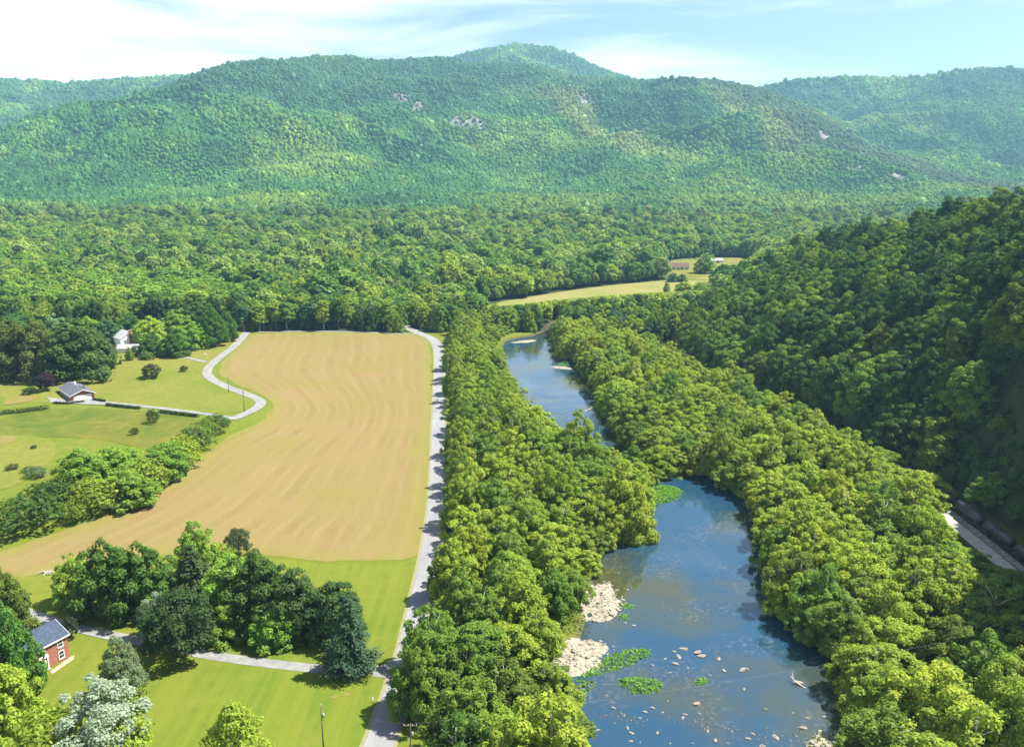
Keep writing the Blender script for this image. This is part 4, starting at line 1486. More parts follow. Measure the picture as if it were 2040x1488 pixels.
# ------------------------------------------------------------------ trees of the farms, read off the photograph
C = LEAFC
DK, MD, YG, LM, OL, BG, SV, GG = C['deep green'], C['mid-green'], C['yellow-green'], C['lime'], C['olive'], C['blue-green'], C['silvery'], C['grey-green']
G1 = 'trees of the dark grove above the house drive'
for a in [
    ('shade_tree', 'shade', 150, 1203, 1100, 88, MD, 'small open tree standing alone at the left end of the dark grove'),
    ('shade_tree', 'shade', 222, 1222, 1072, 118, DK, 'dark broad tree next to the lone small tree at grove end'),
    ('shade_tree', 'shade', 292, 1222, 1078, 118, DK, 'very dark tree behind the silver tree in the grove'),
    ('shade_tree', 'shade', 392, 1150, 1034, 82, MD, 'tree standing highest at the back of the dark grove'),
    ('pine_tree', 'pine', 388, 1205, 1088, 108, (0.055, 0.085, 0.03), 'olive feathery pine in the middle of the dark grove'),
    ('shade_tree', 'dense', 477, 1110, 1052, 56, (0.05, 0.075, 0.03), 'small round grey-green tree on the hay edge behind the grove'),
    ('shade_tree', 'shade', 462, 1232, 1105, 130, MD, 'mid-green tree right of the olive pine in the grove'),
    ('shade_tree', 'shade', 520, 1252, 1096, 140, (0.06, 0.11, 0.022), 'tallest broad tree in the right half of the grove'),
    ('shade_tree', 'shade', 590, 1262, 1130, 130, (0.055, 0.10, 0.025), 'broad tree second from the right end of the grove'),
    ('shade_tree', 'shade', 668, 1268, 1156, 125, (0.05, 0.10, 0.028), 'broad tree at the right end of the grove behind the blue pine'),
    ('shade_tree', 'shade', 455, 1272, 1185, 85, MD, 'low mid-green tree beside the drive, right of the dome tree'),
    ('shade_tree', 'shade', 548, 1280, 1195, 95, MD, 'low leafy tree at the drive edge in front of the grove'),
    ('grove_bush', 'shrub', 440, 1128, 1085, 62, YG, 'yellow-green bush at the back of the grove by the hay'),
    ('dome_tree', 'dense', 362, 1308, 1178, 142, (0.036, 0.066, 0.018), 'dense dark dome-shaped tree standing before the grove by the drive'),
    ('silver_tree', 'silver', 322, 1270, 1176, 84, SV, 'silvery tree half hidden behind the dense dome-shaped tree'),
    ('pine_tree', 'pine', 698, 1338, 1190, 100, (0.05, 0.10, 0.055), 'blue-green conical pine at the road end of the house drive'),
    ('silver_tree', 'silver', 245, 1388, 1262, 88, (0.17, 0.22, 0.11), 'oval grey-green tree on the lawn right of the brick house'),
    ('yard_shrub', 'dense', 142, 1272, 1228, 32, (0.04, 0.055, 0.02), 'small dark round bush behind the brick house'),
    ('silver_tree', 'silver', 212, 1510, 1352, 185, SV, 'large silvery white-leaved tree at the front of the lawn'),
    ('yard_shrub', 'shrub', 90, 1530, 1425, 150, YG, 'yellow-green bush at the lower left frame edge beside the silver tree'),
    ('yard_shrub', 'shrub', 252, 1525, 1440, 120, LM, 'lime bush growing in front of the large silver tree'),
    ('yard_shrub', 'shrub', 262, 1415, 1370, 66, YG, 'yellow-green bush between the oval tree and large silver tree'),
    ('cone_tree', 'cone', 480, 1580, 1398, 135, LM, 'lime conical tree alone on the lawn at the bottom edge'),
    ('shade_tree', 'shade', 18, 1290, 1118, 100, (0.10, 0.14, 0.02), 'yellowish tree at the left frame edge above the brick house'),
    ('shade_tree', 'shade', 28, 1385, 1195, 110, DK, 'dark tree left of the brick house covering its end'),
    ('shade_tree', 'dense', 40, 1330, 1240, 60, (0.03, 0.055, 0.02), 'dark dense tree touching the roof of the brick house'),
    ('shade_tree', 'shade', 22, 1455, 1318, 118, YG, 'bright tree at the left frame edge below the brick house'),
    ('shade_tree', 'shade', 55, 1375, 1285, 55, MD, 'small mid-green tree in front of the brick house left end'),
]:
    ptree(*a, group=G1 if 'grove' in a[-1] else None)
G2 = 'shrubs and small trees of the hedgerow by the hay field'
for a in [
    (40, 1062, 975, 150, DK, 'large dark hedgerow tree at the left frame edge'), (105, 1020, 945, 110, DK, 'dark hedgerow tree next to the leftmost large one'),
    (165, 985, 868, 110, MD, 'tall round hedgerow tree at the top left of the thicket'), (228, 965, 872, 120, MD, 'tall hedgerow tree beside the topmost thicket tree'),
    (190, 1022, 940, 120, YG, 'yellow-green hedgerow bush at the lower edge of the thicket'), (262, 1010, 915, 110, MD, 'mid-green hedgerow bush on the hay edge, middle of the thicket'),
    (298, 985, 900, 100, YG, 'yellow-green hedgerow bush on the hay edge, right of middle'), (330, 958, 862, 105, MD, 'mid-green hedgerow tree before the paired round ones'),
    (362, 935, 855, 100, YG, 'yellow-green hedgerow tree, third from the lane end'), (393, 898, 835, 72, MD, 'round hedgerow tree, second from the lane end'),
    (428, 868, 815, 64, DK, 'dark round hedgerow tree at the lane end'), (410, 885, 822, 50, MD, 'slender hedgerow tree squeezed between the two at the lane end'),
    (135, 1000, 925, 70, OL, 'olive hedgerow bush inside the thicket on the left'), (75, 955, 925, 45, GG, 'low grey-green bush in the meadow left of the thicket'),
    (60, 945, 925, 30, DK, 'small dark bush alone in the meadow'), (225, 1015, 960, 70, LM, 'lime bush low on the hay edge of the thicket'),
    (150, 1040, 985, 70, YG, 'yellow-green bush between the dark tree and thicket'), (285, 950, 905, 70, OL, 'olive bush behind the middle of the thicket'),
]:
    ptree('hedgerow_shrub', 'shrub' if a[1] - a[2] < 90 else 'shade', a[0], a[1] - 6, a[2] + 0.2 * (a[1] - a[2]), a[3] * .95, a[4], a[5], cat='shrub', group=G2)
G3 = 'trees around the upper farms'
for a in [
    ('shade', 25, 748, 632, 115, (0.085, 0.12, 0.022), 'big rounded tree at the left frame edge above the ranch house'), ('shade', 78, 750, 628, 115, (0.08, 0.11, 0.022), 'big rounded tree second from the left frame edge'),
    ('shade', 150, 752, 630, 140, (0.06, 0.098, 0.022), 'largest dark tree hiding the white gable among upper trees'), ('shade', 195, 732, 655, 85, (0.07, 0.105, 0.02), 'rounded tree at the right of the big upper cluster'),
    ('shade', 113, 700, 622, 70, GG, 'grey-green tree rising behind the big upper cluster'), ('shade', 218, 726, 690, 38, OL, 'small olive tree at the right foot of the upper cluster'),
    ('shade', 300, 708, 662, 56, DK, 'dark round tree right of the white farmhouse'), ('shade', 345, 711, 658, 54, DK, 'dark round tree second right of the white farmhouse'),
    ('shade', 387, 694, 640, 54, MD, 'round tree third right of the white farmhouse'), ('shade', 300, 690, 628, 70, YG, 'yellow-green tree behind the white farmhouse'),
    ('shade', 425, 690, 606, 62, DK, 'tall dark tree near the top of the lane'), ('shade', 450, 680, 612, 50, DK, 'dark tree closest to the top of the lane'),
    ('shade', 350, 670, 615, 70, MD, 'mid-green tree behind the paired round dark trees'), ('shade', 215, 690, 635, 60, BG, 'blue-green tree left of the white farmhouse'),
    ('shade', 260, 668, 622, 60, DK, 'dark tree directly behind the farmhouse roof'), ('shade', 180, 690, 630, 70, MD, 'mid-green tree behind the right of the upper cluster'),
    ('shade', 40, 680, 620, 90, DK, 'dark tree behind the leftmost big rounded tree'), ('shade', 395, 662, 600, 70, DK, 'tall dark tree behind the third round tree'),
    ('dense', 303, 753, 725, 36, (0.06, 0.075, 0.03), 'small brownish-green tree alone on the upper lawn'), ('shade', 292, 716, 700, 26, OL, 'tiny olive tree by the farm drive'),
    ('shade', 258, 718, 690, 16, OL, 'thin small tree in front of the white farmhouse'),
]:
    ptree('farm_tree', a[0], *a[1:], group=G3)
for a in [(366, 740, 728, 17, (0.035, 0.06, 0.02), 'small round dark bush near the lane on the upper lawn'), (305, 843, 815, 27, (0.06, 0.095, 0.02), 'round bush on the rough pasture below the hedge'),
          (268, 866, 852, 18, (0.05, 0.075, 0.025), 'small low bush on the lower pasture'), (60, 785, 771, 28, (0.04, 0.07, 0.02), 'clipped bush at the left end of the ranch house'),
          (67, 893, 887, 14, (0.06, 0.09, 0.03), 'tiny bush on the meadow by the clay patch'), (25, 935, 925, 24, (0.09, 0.10, 0.03), 'faint low bush in the left meadow')]:
    ptree('lawn_bush', 'shrub', *a, cat='bush')
ptree('purple_tree', 'dense', 91, 778, 742, 36, (0.035, 0.020, 0.030), 'dark purple-leaved tree behind the ranch house')
for a in [(400, 610, 540, 0), ]:
    pass
# trees and bushes at the far clearing
for a in [(1404, 545, 503, 42, MD, 'round tree alone on the far clearing right of the brown-roofed house'), (1340, 562, 543, 22, BG, 'small tree left of the pair below the brown-roofed house'),
          (1358, 562, 544, 20, DK, 'small tree right of the pair below the brown-roofed house'), (1430, 556, 535, 30, BG, 'blue-green tree at the right rim of the far clearing')]:
    ptree('clearing_tree', 'shade', *a)

# ------------------------------------------------------------------ hedges
def hedge(pts, h, w, label):
    c = [at(*q) for q in pts]
    o = c[0]
    rng = np.random.default_rng(int(pts[0][0]))
    V = []
    b = MB()
    L = sum(np.linalg.norm(np.array(q) - np.array(p)) for p, q in zip(c[:-1], c[1:]))
    for p, q in zip(c[:-1], c[1:]):
        n = max(2, int(np.linalg.norm(q - p) / 0.7))
        for k in range(n):
            cc = p + (q - p) * (k + .5) / n - o + np.array([0, 0, h * 0.5])
            V.append(cards(rng, cc, w * .5 * rng.uniform(.85, 1.15), 34, 0.5, flat=h / w * rng.uniform(.85, 1.15)))
            b.tube([(cc[0], cc[1], -0.2), (cc[0], cc[1], h * .6)], .05, 5)
    V = np.concatenate(V)
    r = empty('hedge', o, label=label, cat='hedge', group='dark hedges by the ranch house')
    f = link('foliage', mesh_from('foliage', V, quads(V)), M['leaf'], r); f.color = (0.035, 0.062, 0.018, 1)
    b.build('stems', M['bark'], r)


hedge([(186, 797), (210, 801)], 1.3, 1.6, 'short dark hedge right of the garage forecourt')
hedge([(212, 808), (245, 812), (278, 815)], 1.5, 1.8, 'dark hedge along the ranch drive, nearest to the house')
hedge([(318, 822), (350, 826), (395, 831)], 1.6, 1.8, 'longest dark hedge along the ranch drive towards the lane')
hedge([(108, 804), (135, 805), (167, 801)], 1.1, 1.6, 'low hedge in front of the ranch house wall')
hedge([(0, 826), (40, 822), (95, 815)], 2.2, 3.2, 'loose green hedge along the clay patch at the left edge')

# ------------------------------------------------------------------ houses
def gable_house(name, o, rz, L, D, eave, ridge, wall, roof, label, cat='house', over=0.45, gable_ends='x'):
    """local x along the ridge from -L to 0, y from 0 (front) to D"""
    r = empty(name, o, rz, label=label, cat=cat)
    b = MB()
    prof = [(0, -0.5), (D, -0.5), (D, eave), (D / 2, ridge - 0.12), (0, eave)]
    b.prism(prof, -L, 0).build('wall', M[wall], r)
    t = 0.22
    sl = (ridge - eave) / (D / 2)
    ez = eave - over * sl
    b = MB()
    b.prism([(-over, ez), (D / 2, ridge), (D / 2, ridge + t), (-over, ez + t)], -L - over, over)
    b.prism([(D / 2 + .002, ridge + t), (D / 2 + .002, ridge), (D + over, ez), (D + over, ez + t)], -L - over, over)
    rf = b.build('roof', M[roof], r)
    b = MB()
    for x in (-L - over - 0.06, over + 0.005):
        b.prism([(-over, ez - 0.08), (D / 2, ridge - 0.08), (D / 2, ridge + t + .03), (-over, ez + t + .03)], x, x + 0.055)
        b.prism([(D / 2 + .002, ridge + t + .03), (D / 2 + .002, ridge - .08), (D + over, ez - .08), (D + over, ez + t + .03)], x, x + 0.055)
    b.box(-L - over, over, -over - .06, -over - .003, ez - .06, ez + t + .02)
    b.build('roof_trim', M['white'], rf)
    return r, rf


def window(parent, x, z, w=1.1, h=1.5, y=0.0, face='front'):
    """sash window in the wall y = 0 (front) or in the gable wall x = 0 (end)"""
    def bx(b, a0, a1, d0, d1, z0, z1):
        if face == 'front': b.box(a0, a1, d0, d1, z0, z1)
        else: b.box(-d1, -d0, a0, a1, z0, z1)
    f = MB()
    bx(f, x - w / 2 - .13, x - w / 2, -.09, .03, z - .13, z + h + .13); bx(f, x + w / 2, x + w / 2 + .13, -.09, .03, z - .13, z + h + .13)
    bx(f, x - w / 2, x + w / 2, -.09, .03, z + h, z + h + .13); bx(f, x - w / 2, x + w / 2, -.09, .03, z - .13, z)
    bx(f, x - w / 2, x + w / 2, -.07, .03, z + h / 2 - .04, z + h / 2 + .04)
    fr = f.build('window', M['white'], parent)
    for z0, z1 in ((z, z + h / 2 - .04), (z + h / 2 + .04, z + h)):
        g = MB(); bx(g, x - w / 2, x + w / 2, -.03, .02, z0, z1); g.build('pane', M['glass'], fr)
    s = MB(); bx(s, x - w / 2 - .18, x + w / 2 + .18, -.16, .02, z - .22, z - .132); s.build('sill', M['white'], fr)
    return fr


# red brick two-storey house at the lower left
p0, p1 = at(84, 1338), at(139, 1308)
u = p1 - p0
br, brf = gable_house('brick_house', p1 + np.array([0, 0, -.15]), math.atan2(u[1], u[0]), 13.5, 8.6, 6.0, 8.3, 'brick', 'navy_roof', 'two-storey red brick house with dark blue roof and white door')
for x in (-1.9, -6.2, -10.5): window(br, x, 3.9, 1.15, 1.55)
for x in (-1.9, -10.5): window(br, x, 1.0, 1.15, 1.7)
for y in (2.4, 6.2):
    window(br, y, 3.9, 1.0, 1.5, face='end'); window(br, y, 1.0, 1.0, 1.6, face='end')
b = MB()
b.box(-7.25, -7.0, -.16, .02, 0.25, 3.1); b.box(-5.4, -5.15, -.16, .02, 0.25, 3.1); b.box(-7.35, -5.05, -.22, .02, 3.102, 3.45)
b.prism([(-.2, 3.452), (.02, 3.452), (.02, 3.9), (-.2, 3.6)], -7.2, -5.2)
ds = b.build('door_surround', M['white'], br)
d = MB().box(-6.75, -5.65, -.06, .02, .25, 2.5).build('door', M['white'], br)
MB().box(-5.85, -5.75, -.12, -.062, 1.2, 1.3).build('handle', M['steel'], d)
g = MB().box(-6.95, -6.78, -.05, .02, .4, 2.9); g.box(-5.62, -5.45, -.05, .02, .4, 2.9); g.build('sidelight', M['glass'], br)
for k in range(3): MB().box(-7.4 - .2 * (2 - k), -5.0 + .2 * (2 - k), -1.6 + .45 * k, -.005 if k == 2 else -1.6 + .45 * (k + 1) - .003, -.1, .02 + .09 * k).build('step', M['concrete'], br)
c = MB().box(-12.6, -11.6, 3.9, 4.9, 6.5, 9.5).build('chimney', M['brick'], br)
MB().box(-12.72, -11.48, 3.78, 5.02, 9.502, 9.7).build('cap', M['concrete'], c)
tagged = sheet('flower_bed', gpoly([(100, 1338), (140, 1309), (149, 1305), (146, 1314), (112, 1338), (104, 1343)]), M['flower'], 0.14, 2.0)

# ranch house with a white garage door in its gable
pc, pg = at(143, 800), at(181, 796)
u = pg - pc
D = np.linalg.norm(u)
D = 10.5; rz = math.radians(42) - PI / 2          # local +y runs along the gable, local +x towards its outside
rh, rrf = gable_house('ranch_house', pc, rz, 21.0, D, 2.9, 5.0, 'brick', 'grey_roof', 'long low ranch house with grey roof and white garage door in its gable', over=0.7)
b = MB().box(.003, .09, 1.0, D - 1.2, 0, 2.45)
gd = b.build('garage_door', M['white'], rh)
for k in range(3): MB().box(.092, .11, 1.05, D - 1.25, .62 + .6 * k, .66 + .6 * k).build('door_seam', M['concrete'], gd)
for x in (-3.4, -7.5, -14.5, -18): window(rh, x, 1.0, 1.6, 1.25)
d = MB().box(-11.2, -10.2, -.07, .02, 0, 2.1).build('door', M['white'], rh)
MB().box(-10.4, -10.3, -.13, -.072, 1, 1.1).build('handle', M['steel'], d)
c = MB().box(-16.5, -15.3, D / 2 + .6, D / 2 + 1.6, 3.5, 6.0).build('chimney', M['white'], rh)
MB().box(-9, -6.2, D / 2 + 1.0, D / 2 + 3.0, 4.0, 5.25).build('roof_vent', M['grey_roof'], rrf)

# white farmhouse with a brick chimney on its gable
pa, pb = at(242, 697), at(269, 692)
u = pb - pa
D = 12.5; rz = math.radians(48) - PI / 2
wh, wrf = gable_house('white_farmhouse', pa, rz, 10.0, D, 7.0, 10.6, 'white', 'pale_roof', 'white two-storey farmhouse with a brick chimney up its gable', over=.5)
c = MB().box(.003, .85, D / 2 - .75, D / 2 + .75, -.3, 11.6).build('chimney', M['brick'], wh)
MB().box(-.06, .92, D / 2 - .85, D / 2 + .85, 11.602, 11.8).build('cap', M['concrete'], c)
for y in (D * .2, D * .8):
    window(wh, y, 4.2, 1.1, 1.5, face='end'); window(wh, y, 1.1, 1.1, 1.6, face='end')
pa = at(236, 702)
ga, grf = gable_house('garden_garage', pa, 0.15, 0, 6.5, 2.6, 4.4, 'white', 'pale_roof', 'low garage with pale grey roof in front of the white farmhouse', cat='garage') if False else gable_house('farm_garage', pa + np.array([11, 0, 0]), 0.12, 11, 7.0, 2.6, 4.3, 'white', 'pale_roof', 'low garage with pale grey roof in front of the white farmhouse', cat='garage')
MB().box(-7.5, -4.5, -.08, .02, 0, 2.2).build('garage_door', M['white'], ga)

# pale gable peeping out of the big upper trees
pa = at(112, 746)
gh, ghf = gable_house('hidden_house', pa + np.array([6, 0, 0]), -0.3, 9, 8, 5.6, 8.0, 'white', 'grey_roof', 'pale house mostly hidden by the big trees above the ranch house')
for x in (-1.6, -4.5, -7.4): window(gh, x, 3.5, 1.0, 1.4)

# brown-roofed house far off on the clearing
pa = at(1334, 538)
fh, fhf = gable_house('brown_roofed_house', pa + np.array([22, 0, 0]), 0.1, 24, 11, 4.0, 7.5, 'white', 'brown_roof', 'long house with brown roof on the far clearing', over=1.0)
for x in (-3, -8, -13, -18): window(fh, x, 1.2, 2.0, 1.6)
MB().box(-11.4, -10.4, -.08, .02, 0, 2.1).build('door', M['brick'], fh)
fb, fbf = gable_house('far_barn', at(1440, 524), 0.2, 14, 8, 3.2, 5.2, 'white', 'pale_roof', 'pale shed at the right of the far clearing', cat='shed')
MB().box(-8, -5, -.08, .02, 0, 2.4).build('door', M['steel'], fb)

# ------------------------------------------------------------------ poles and wires
def pole(px, base, top, label, arm=False):
    p = at(px, base)
    h = P(px, top, p[1])[2] - p[2]
    r = empty('utility_pole', p, label=label, cat='pole', group='wooden utility poles')
    b = MB(); b.tube([(0, 0, -.8), (0, 0, h)], [.17, .11], 8); b.build('post', M['wood_pole'], r, True)
    b = MB(); b.tube([(0.14, 0, h - 2.2), (0.32, 0, h - 2.15)], .05, 6); b.tube([(.36, 0, h - 2.7), (.36, 0, h - 1.8)], .2, 8); b.build('transformer', M['pale_roof'], r, True)
    if arm:
        MB().box(-1.3, 1.3, -.07, .07, h - .55, h - .38).build('crossarm', M['wood_pole'], r)
        for x in (-1.15, -.4, .4, 1.15):
            b = MB(); b.tube([(x, 0, h - .38), (x, 0, h - .1)], [.06, .04], 6); b.build('insulator', M['white'], r)
    else:
        b = MB(); b.tube([(0, 0, h), (0, 0, h + .25)], [.05, .03], 6); b.build('insulator', M['white'], r)
    return np.array([p[0], p[1], p[2] + h - .1])


def wire(a, b, sag, label, r=.010):
    a, b = np.array(a), np.array(b)
    m = MB()
    pts = [a + (b - a) * t - np.array([0, 0, sag * 4 * t * (1 - t)]) for t in np.linspace(0, 1, 25)]
    m.tube(pts, r, 4, False)
    tag(m.build('overhead_wire', M['wire']), label, 'wire')


q1 = pole(645, 1500, 1404, 'tall plain wooden pole on the lower lawn')
q2 = pole(820, 1530, 1441, 'pole with crossarm beside the road at the bottom edge', True)
q3 = pole(487, 821, 772, 'thin pole inside the bend of the gravel lane')
q4 = pole(456, 783, 748, 'thin pole at the kink of the gravel lane')
q5 = pole(483, 662, 634, 'far pole at the top of the gravel lane')
wire(q1, q2, .8, 'wire from the lawn pole to the crossarm pole')
wire(q3, q4, .4, 'wire between the two poles of the gravel lane')
wire(q4, q5, 1.2, 'wire from the lane kink to the far lane pole')
far_bank = np.array([118.0, 172.0, 13.0])
wire(q2, far_bank, 2.2, 'wire crossing the river near the bottom edge')
0 and wire(q2 + np.array([.8, 0, -.9]), far_bank + np.array([1, 0, -2.4]), 2.2, 'lower wire crossing the river near the bottom edge')
p = at(743, 1398)
r = empty('marker_post', p, label='short white marker post in the grass left of the road', cat='post')
b = MB(); b.tube([(0, 0, -.3), (0, 0, 1.15)], .075, 8); b.build('post', M['white'], r, True)
b = MB(); b.tube([(0, 0, 1.152), (0, 0, 1.3)], [.1, .05], 8); b.build('cap', M['white'], r, True)
p = at(409, 710)
r = empty('mailbox', p, label='small white mailbox on a post beside the gravel lane', cat='mailbox')
b = MB(); b.tube([(0, 0, -.3), (0, 0, 1.1)], .06, 6); b.build('post', M['wood_pole'], r)
b = MB(); b.prism([(-.3, 1.102), (.3, 1.102), (.3, 1.5), (.15, 1.68), (-.15, 1.68), (-.3, 1.5)], -.5, .5); b.build('box', M['white'], r)

# ------------------------------------------------------------------ railway and train
rl = [(p[0], p[1]) for p in RAIL if 90 < p[1] < 600]
ribbon('track_bed', rl, 7.4, M['ballast'], 0.35)
ribbon('service_road', [(p[0] - 6.3, p[1]) for p in rl], 4.6, M['pale_gravel'], 0.20)
rt = empty('railway_track', (0, 0, 0), label='railway track with two steel rails under the tank wagons', cat='track')
for sx in (-.72, .72):
    m = MB(); pts = [(p[0] + sx, p[1], h1(p[0], p[1]) + .64) for p in rl]
    m.tube(pts, .09, 5); m.build('rail', M['rail_steel'], rt)
tie_m = MB().box(-1.3, 1.3, -.12, .12, .40, .56).mesh('tie'); tie_m.materials.append(M['tie'])
yv = np.arange(212, 300, .62)
for y in yv:
    link('tie', tie_m, None, rt, (float(np.interp(y, [p[1] for p in rl], [p[0] for p in rl])), float(y), h1(147, y)))


def tank_wagon():
    r = empty('tank_wagon', (0, 0, 0), label='', cat='rail wagon', group='black tank wagons standing on the railway')
    b = MB()
    n = 20; R = 1.5
    prof = [(-7.3, .02), (-7.22, .55), (-7.0, 1.0), (-6.7, 1.3), (-6.3, 1.46), (-5.9, R), (5.9, R), (6.3, 1.46), (6.7, 1.3), (7.0, 1.0), (7.22, .55), (7.3, .02)]
    b.tube([(0, a, 2.85) for a, _ in prof], [q for _, q in prof], n)
    tk = b.build('tank', M['tank_black'], r, True)
    for y in (-4.4, -1.5, 1.5, 4.4):
        b = MB(); b.tube([(0, y - .06, 2.85), (0, y + .06, 2.85)], R + .03, n); b.build('band', M['steel'], tk, False)
    b = MB(); b.tube([(0, 0, 4.2), (0, 0, 4.75)], .55, 12); b.tube([(0, 0, 4.752), (0, 0, 4.95)], [.6, .35], 12); b.build('dome', M['tank_black'], r)
    MB().box(-.95, .95, -1.3, 1.3, 4.42, 4.48).build('walkway', M['steel'], r)
    b = MB()
    for x in (-.93, .93):
        for y in (-1.25, 0, 1.25): b.tube([(x, y, 4.48), (x, y, 5.3)], .03, 5)
        b.tube([(x, -1.25, 5.3), (x, 1.25, 5.3)], .03, 5)
    b.build('railing', M['rail_steel'], r)
    for s in (-1, 1):
        b = MB()
        for k in range(6): b.box(s * 1.55 - .2, s * 1.55 + .2, -.02 + .2, .02 + .2, 1.5 + .5 * k, 1.53 + .5 * k)
        for x in (-.2, .2): b.tube([(s * 1.55 + x, .2, 1.3), (s * 1.55 + x, .2, 4.4)], .03, 5)
        b.build('ladder', M['rail_steel'], r)
    MB().box(-.35, .35, -8.0, 8.0, 1.05, 1.34).box(-1.35, 1.35, -7.9, -6.6, 1.1, 1.3).box(-1.35, 1.35, 6.6, 7.9, 1.1, 1.3).build('underframe', M['steel'], r)
    for y in (-5.6, 5.6):
        bg_ = MB().box(-1.1, -.85, y - 1.3, y + 1.3, .55, .85).box(.85, 1.1, y - 1.3, y + 1.3, .55, .85).box(-.85, .85, y - .2, y + .2, .6, 1.04).build('bogie', M['steel'], r)
        for yy2 in (-.9, .9):
            b = MB()
            for x in (-.72, .72): b.tube([(x - .07, y + yy2, .72), (x + .07, y + yy2, .72)], .45, 14)
            b.tube([(-.7, y + yy2, .72), (.7, y + yy2, .72)], .08, 6)
            b.build('wheelset', M['rail_steel'], bg_)
    for s in (-1, 1): MB().box(-.15, .15, s * 8.25 - .25, s * 8.25 + .25, .95, 1.2).build('coupler', M['steel'], r)
    return r


def kids(o): return [c for c in bpy.data.objects if c.parent == o]


def copy_tree(o, parent=None):
    c = o.copy(); COL.objects.link(c)
    if parent: c.parent = parent
    for k in kids(o): copy_tree(k, c)
    return c


tw = tank_wagon()
WAG = [(206, 'black tank wagon at the right frame edge, nearest of the train'), (223.2, 'black tank wagon, second of the train from the near end'),
       (240.4, 'black tank wagon, third of the train from the near end'), (257.6, 'black tank wagon, fourth of the train, by the leafy gap'),
       (274.8, 'black tank wagon, fifth of the train, half behind trees'), (292, 'black tank wagon, last of the train before the trees close')]
for i, (y, lb) in enumerate(WAG):
    o = tw if i == 0 else copy_tree(tw)
    x = float(np.interp(y, [p[1] for p in rl], [p[0] for p in rl]))
    x2 = float(np.interp(y + 5, [p[1] for p in rl], [p[0] for p in rl])); x1 = float(np.interp(y - 5, [p[1] for p in rl], [p[0] for p in rl]))
    o.location = (x, y, h1(x, y) + .46); o.rotation_euler = (0, 0, -math.atan2(x2 - x1, 10))
    o['label'] = lb

# ------------------------------------------------------------------ gravel bars, water weeds, rocks
def stone_mesh(seed):
    V, F = ico(2)
    rng = np.random.default_rng(seed)
    B = rng.normal(size=(9, 3)); B /= np.linalg.norm(B, axis=1, keepdims=True)
    cut = rng.uniform(.62, .95, 9)
    for q, k in zip(B, cut):
        d = V @ q; V = np.where((d > k)[:, None], V - q * (d - k)[:, None], V)
    V = V * np.array([1.0, rng.uniform(.6, .85), rng.uniform(.35, .55)])
    return V, F


STONES = [stone_mesh(i) for i in range(6)]
rock_meshes = []
for V, Fz in STONES:
    q = mesh_from('rock', V, Fz); q.materials.append(M['cobble']); rock_meshes.append(q)


def bar(poly_px, h, label_stones=True, dens=1.2, seed=1):
    poly = smooth_poly([tuple(gp(a, b, WATER_Z)) for a, b in poly_px], True, 3)
    a = np.array(poly)
    cc_ = a.mean(0)
    wob = 1 + 0.30 * fbm(a[:, 0], a[:, 1], 5.0, 3, seed)
    a = cc_ + (a - cc_) * wob[:, None]
    poly = [tuple(q) for q in a]
    rng = np.random.default_rng(seed)
    X, Y = np.meshgrid(np.arange(a[:, 0].min() - 2, a[:, 0].max() + 2, 0.8), np.arange(a[:, 1].min() - 2, a[:, 1].max() + 2, 0.8))
    X, Y = X.ravel(), Y.ravel()
    k = sdist(X, Y, poly) < -.4
    pts = [Vector(p) for p in poly] + [Vector((x, y)) for x, y in zip(X[k], Y[k])]
    n = len(poly)
    vs_, _, fs, *_ = delaunay_2d_cdt(pts, [(i, (i + 1) % n) for i in range(n)], [list(range(n))], 1, 1e-5)
    Q = np.array([[v[0], v[1]] for v in vs_])
    inner = -sdist(Q[:, 0], Q[:, 1], poly)
    def hz(x, y, inn): return np.maximum(WATER_Z - .12 + (h + .12) * sm(-.3, 3.5, inn) * (0.75 + .9 * fbm(x, y, 5, 3, 8)), H(x, y) + .05)
    z = hz(Q[:, 0], Q[:, 1], inner)
    tag(link('gravel_bar', mesh_from('gravel_bar', np.column_stack([Q, z]), [tuple(f) for f in fs], True), M['gravel']), kind='structure')
    # loose cobbles
    m = MB()
    lo, hi = a.min(0), a.max(0)
    N_ = int((hi - lo).prod() * dens)
    c = rng.uniform(lo, hi, (N_, 2)); c = c[inside(c[:, 0], c[:, 1], poly)]
    inn = -sdist(c[:, 0], c[:, 1], poly)
    zz_ = hz(c[:, 0], c[:, 1], inn)
    VV, FF, o = [], [], 0
    I1, F1 = ico(1)
    for (x, y), z_ in zip(c, zz_):
        s = rng.uniform(.12, .42) * (1 if rng.random() < .85 else 1.9)
        V = I1 * s * np.array([1, .8, .55]) * rng.uniform(.8, 1.2, (len(I1), 1)) + np.array([x, y, z_ + s * .12])
        VV.append(V); FF.append(np.array(F1) + o); o += len(V)
    if VV:
        tag(link('cobbles', mesh_from('cobbles', np.concatenate(VV), np.concatenate(FF)), M['bar_stone']), 'pale cobbles lying loose on a river gravel bar', kind='stuff')


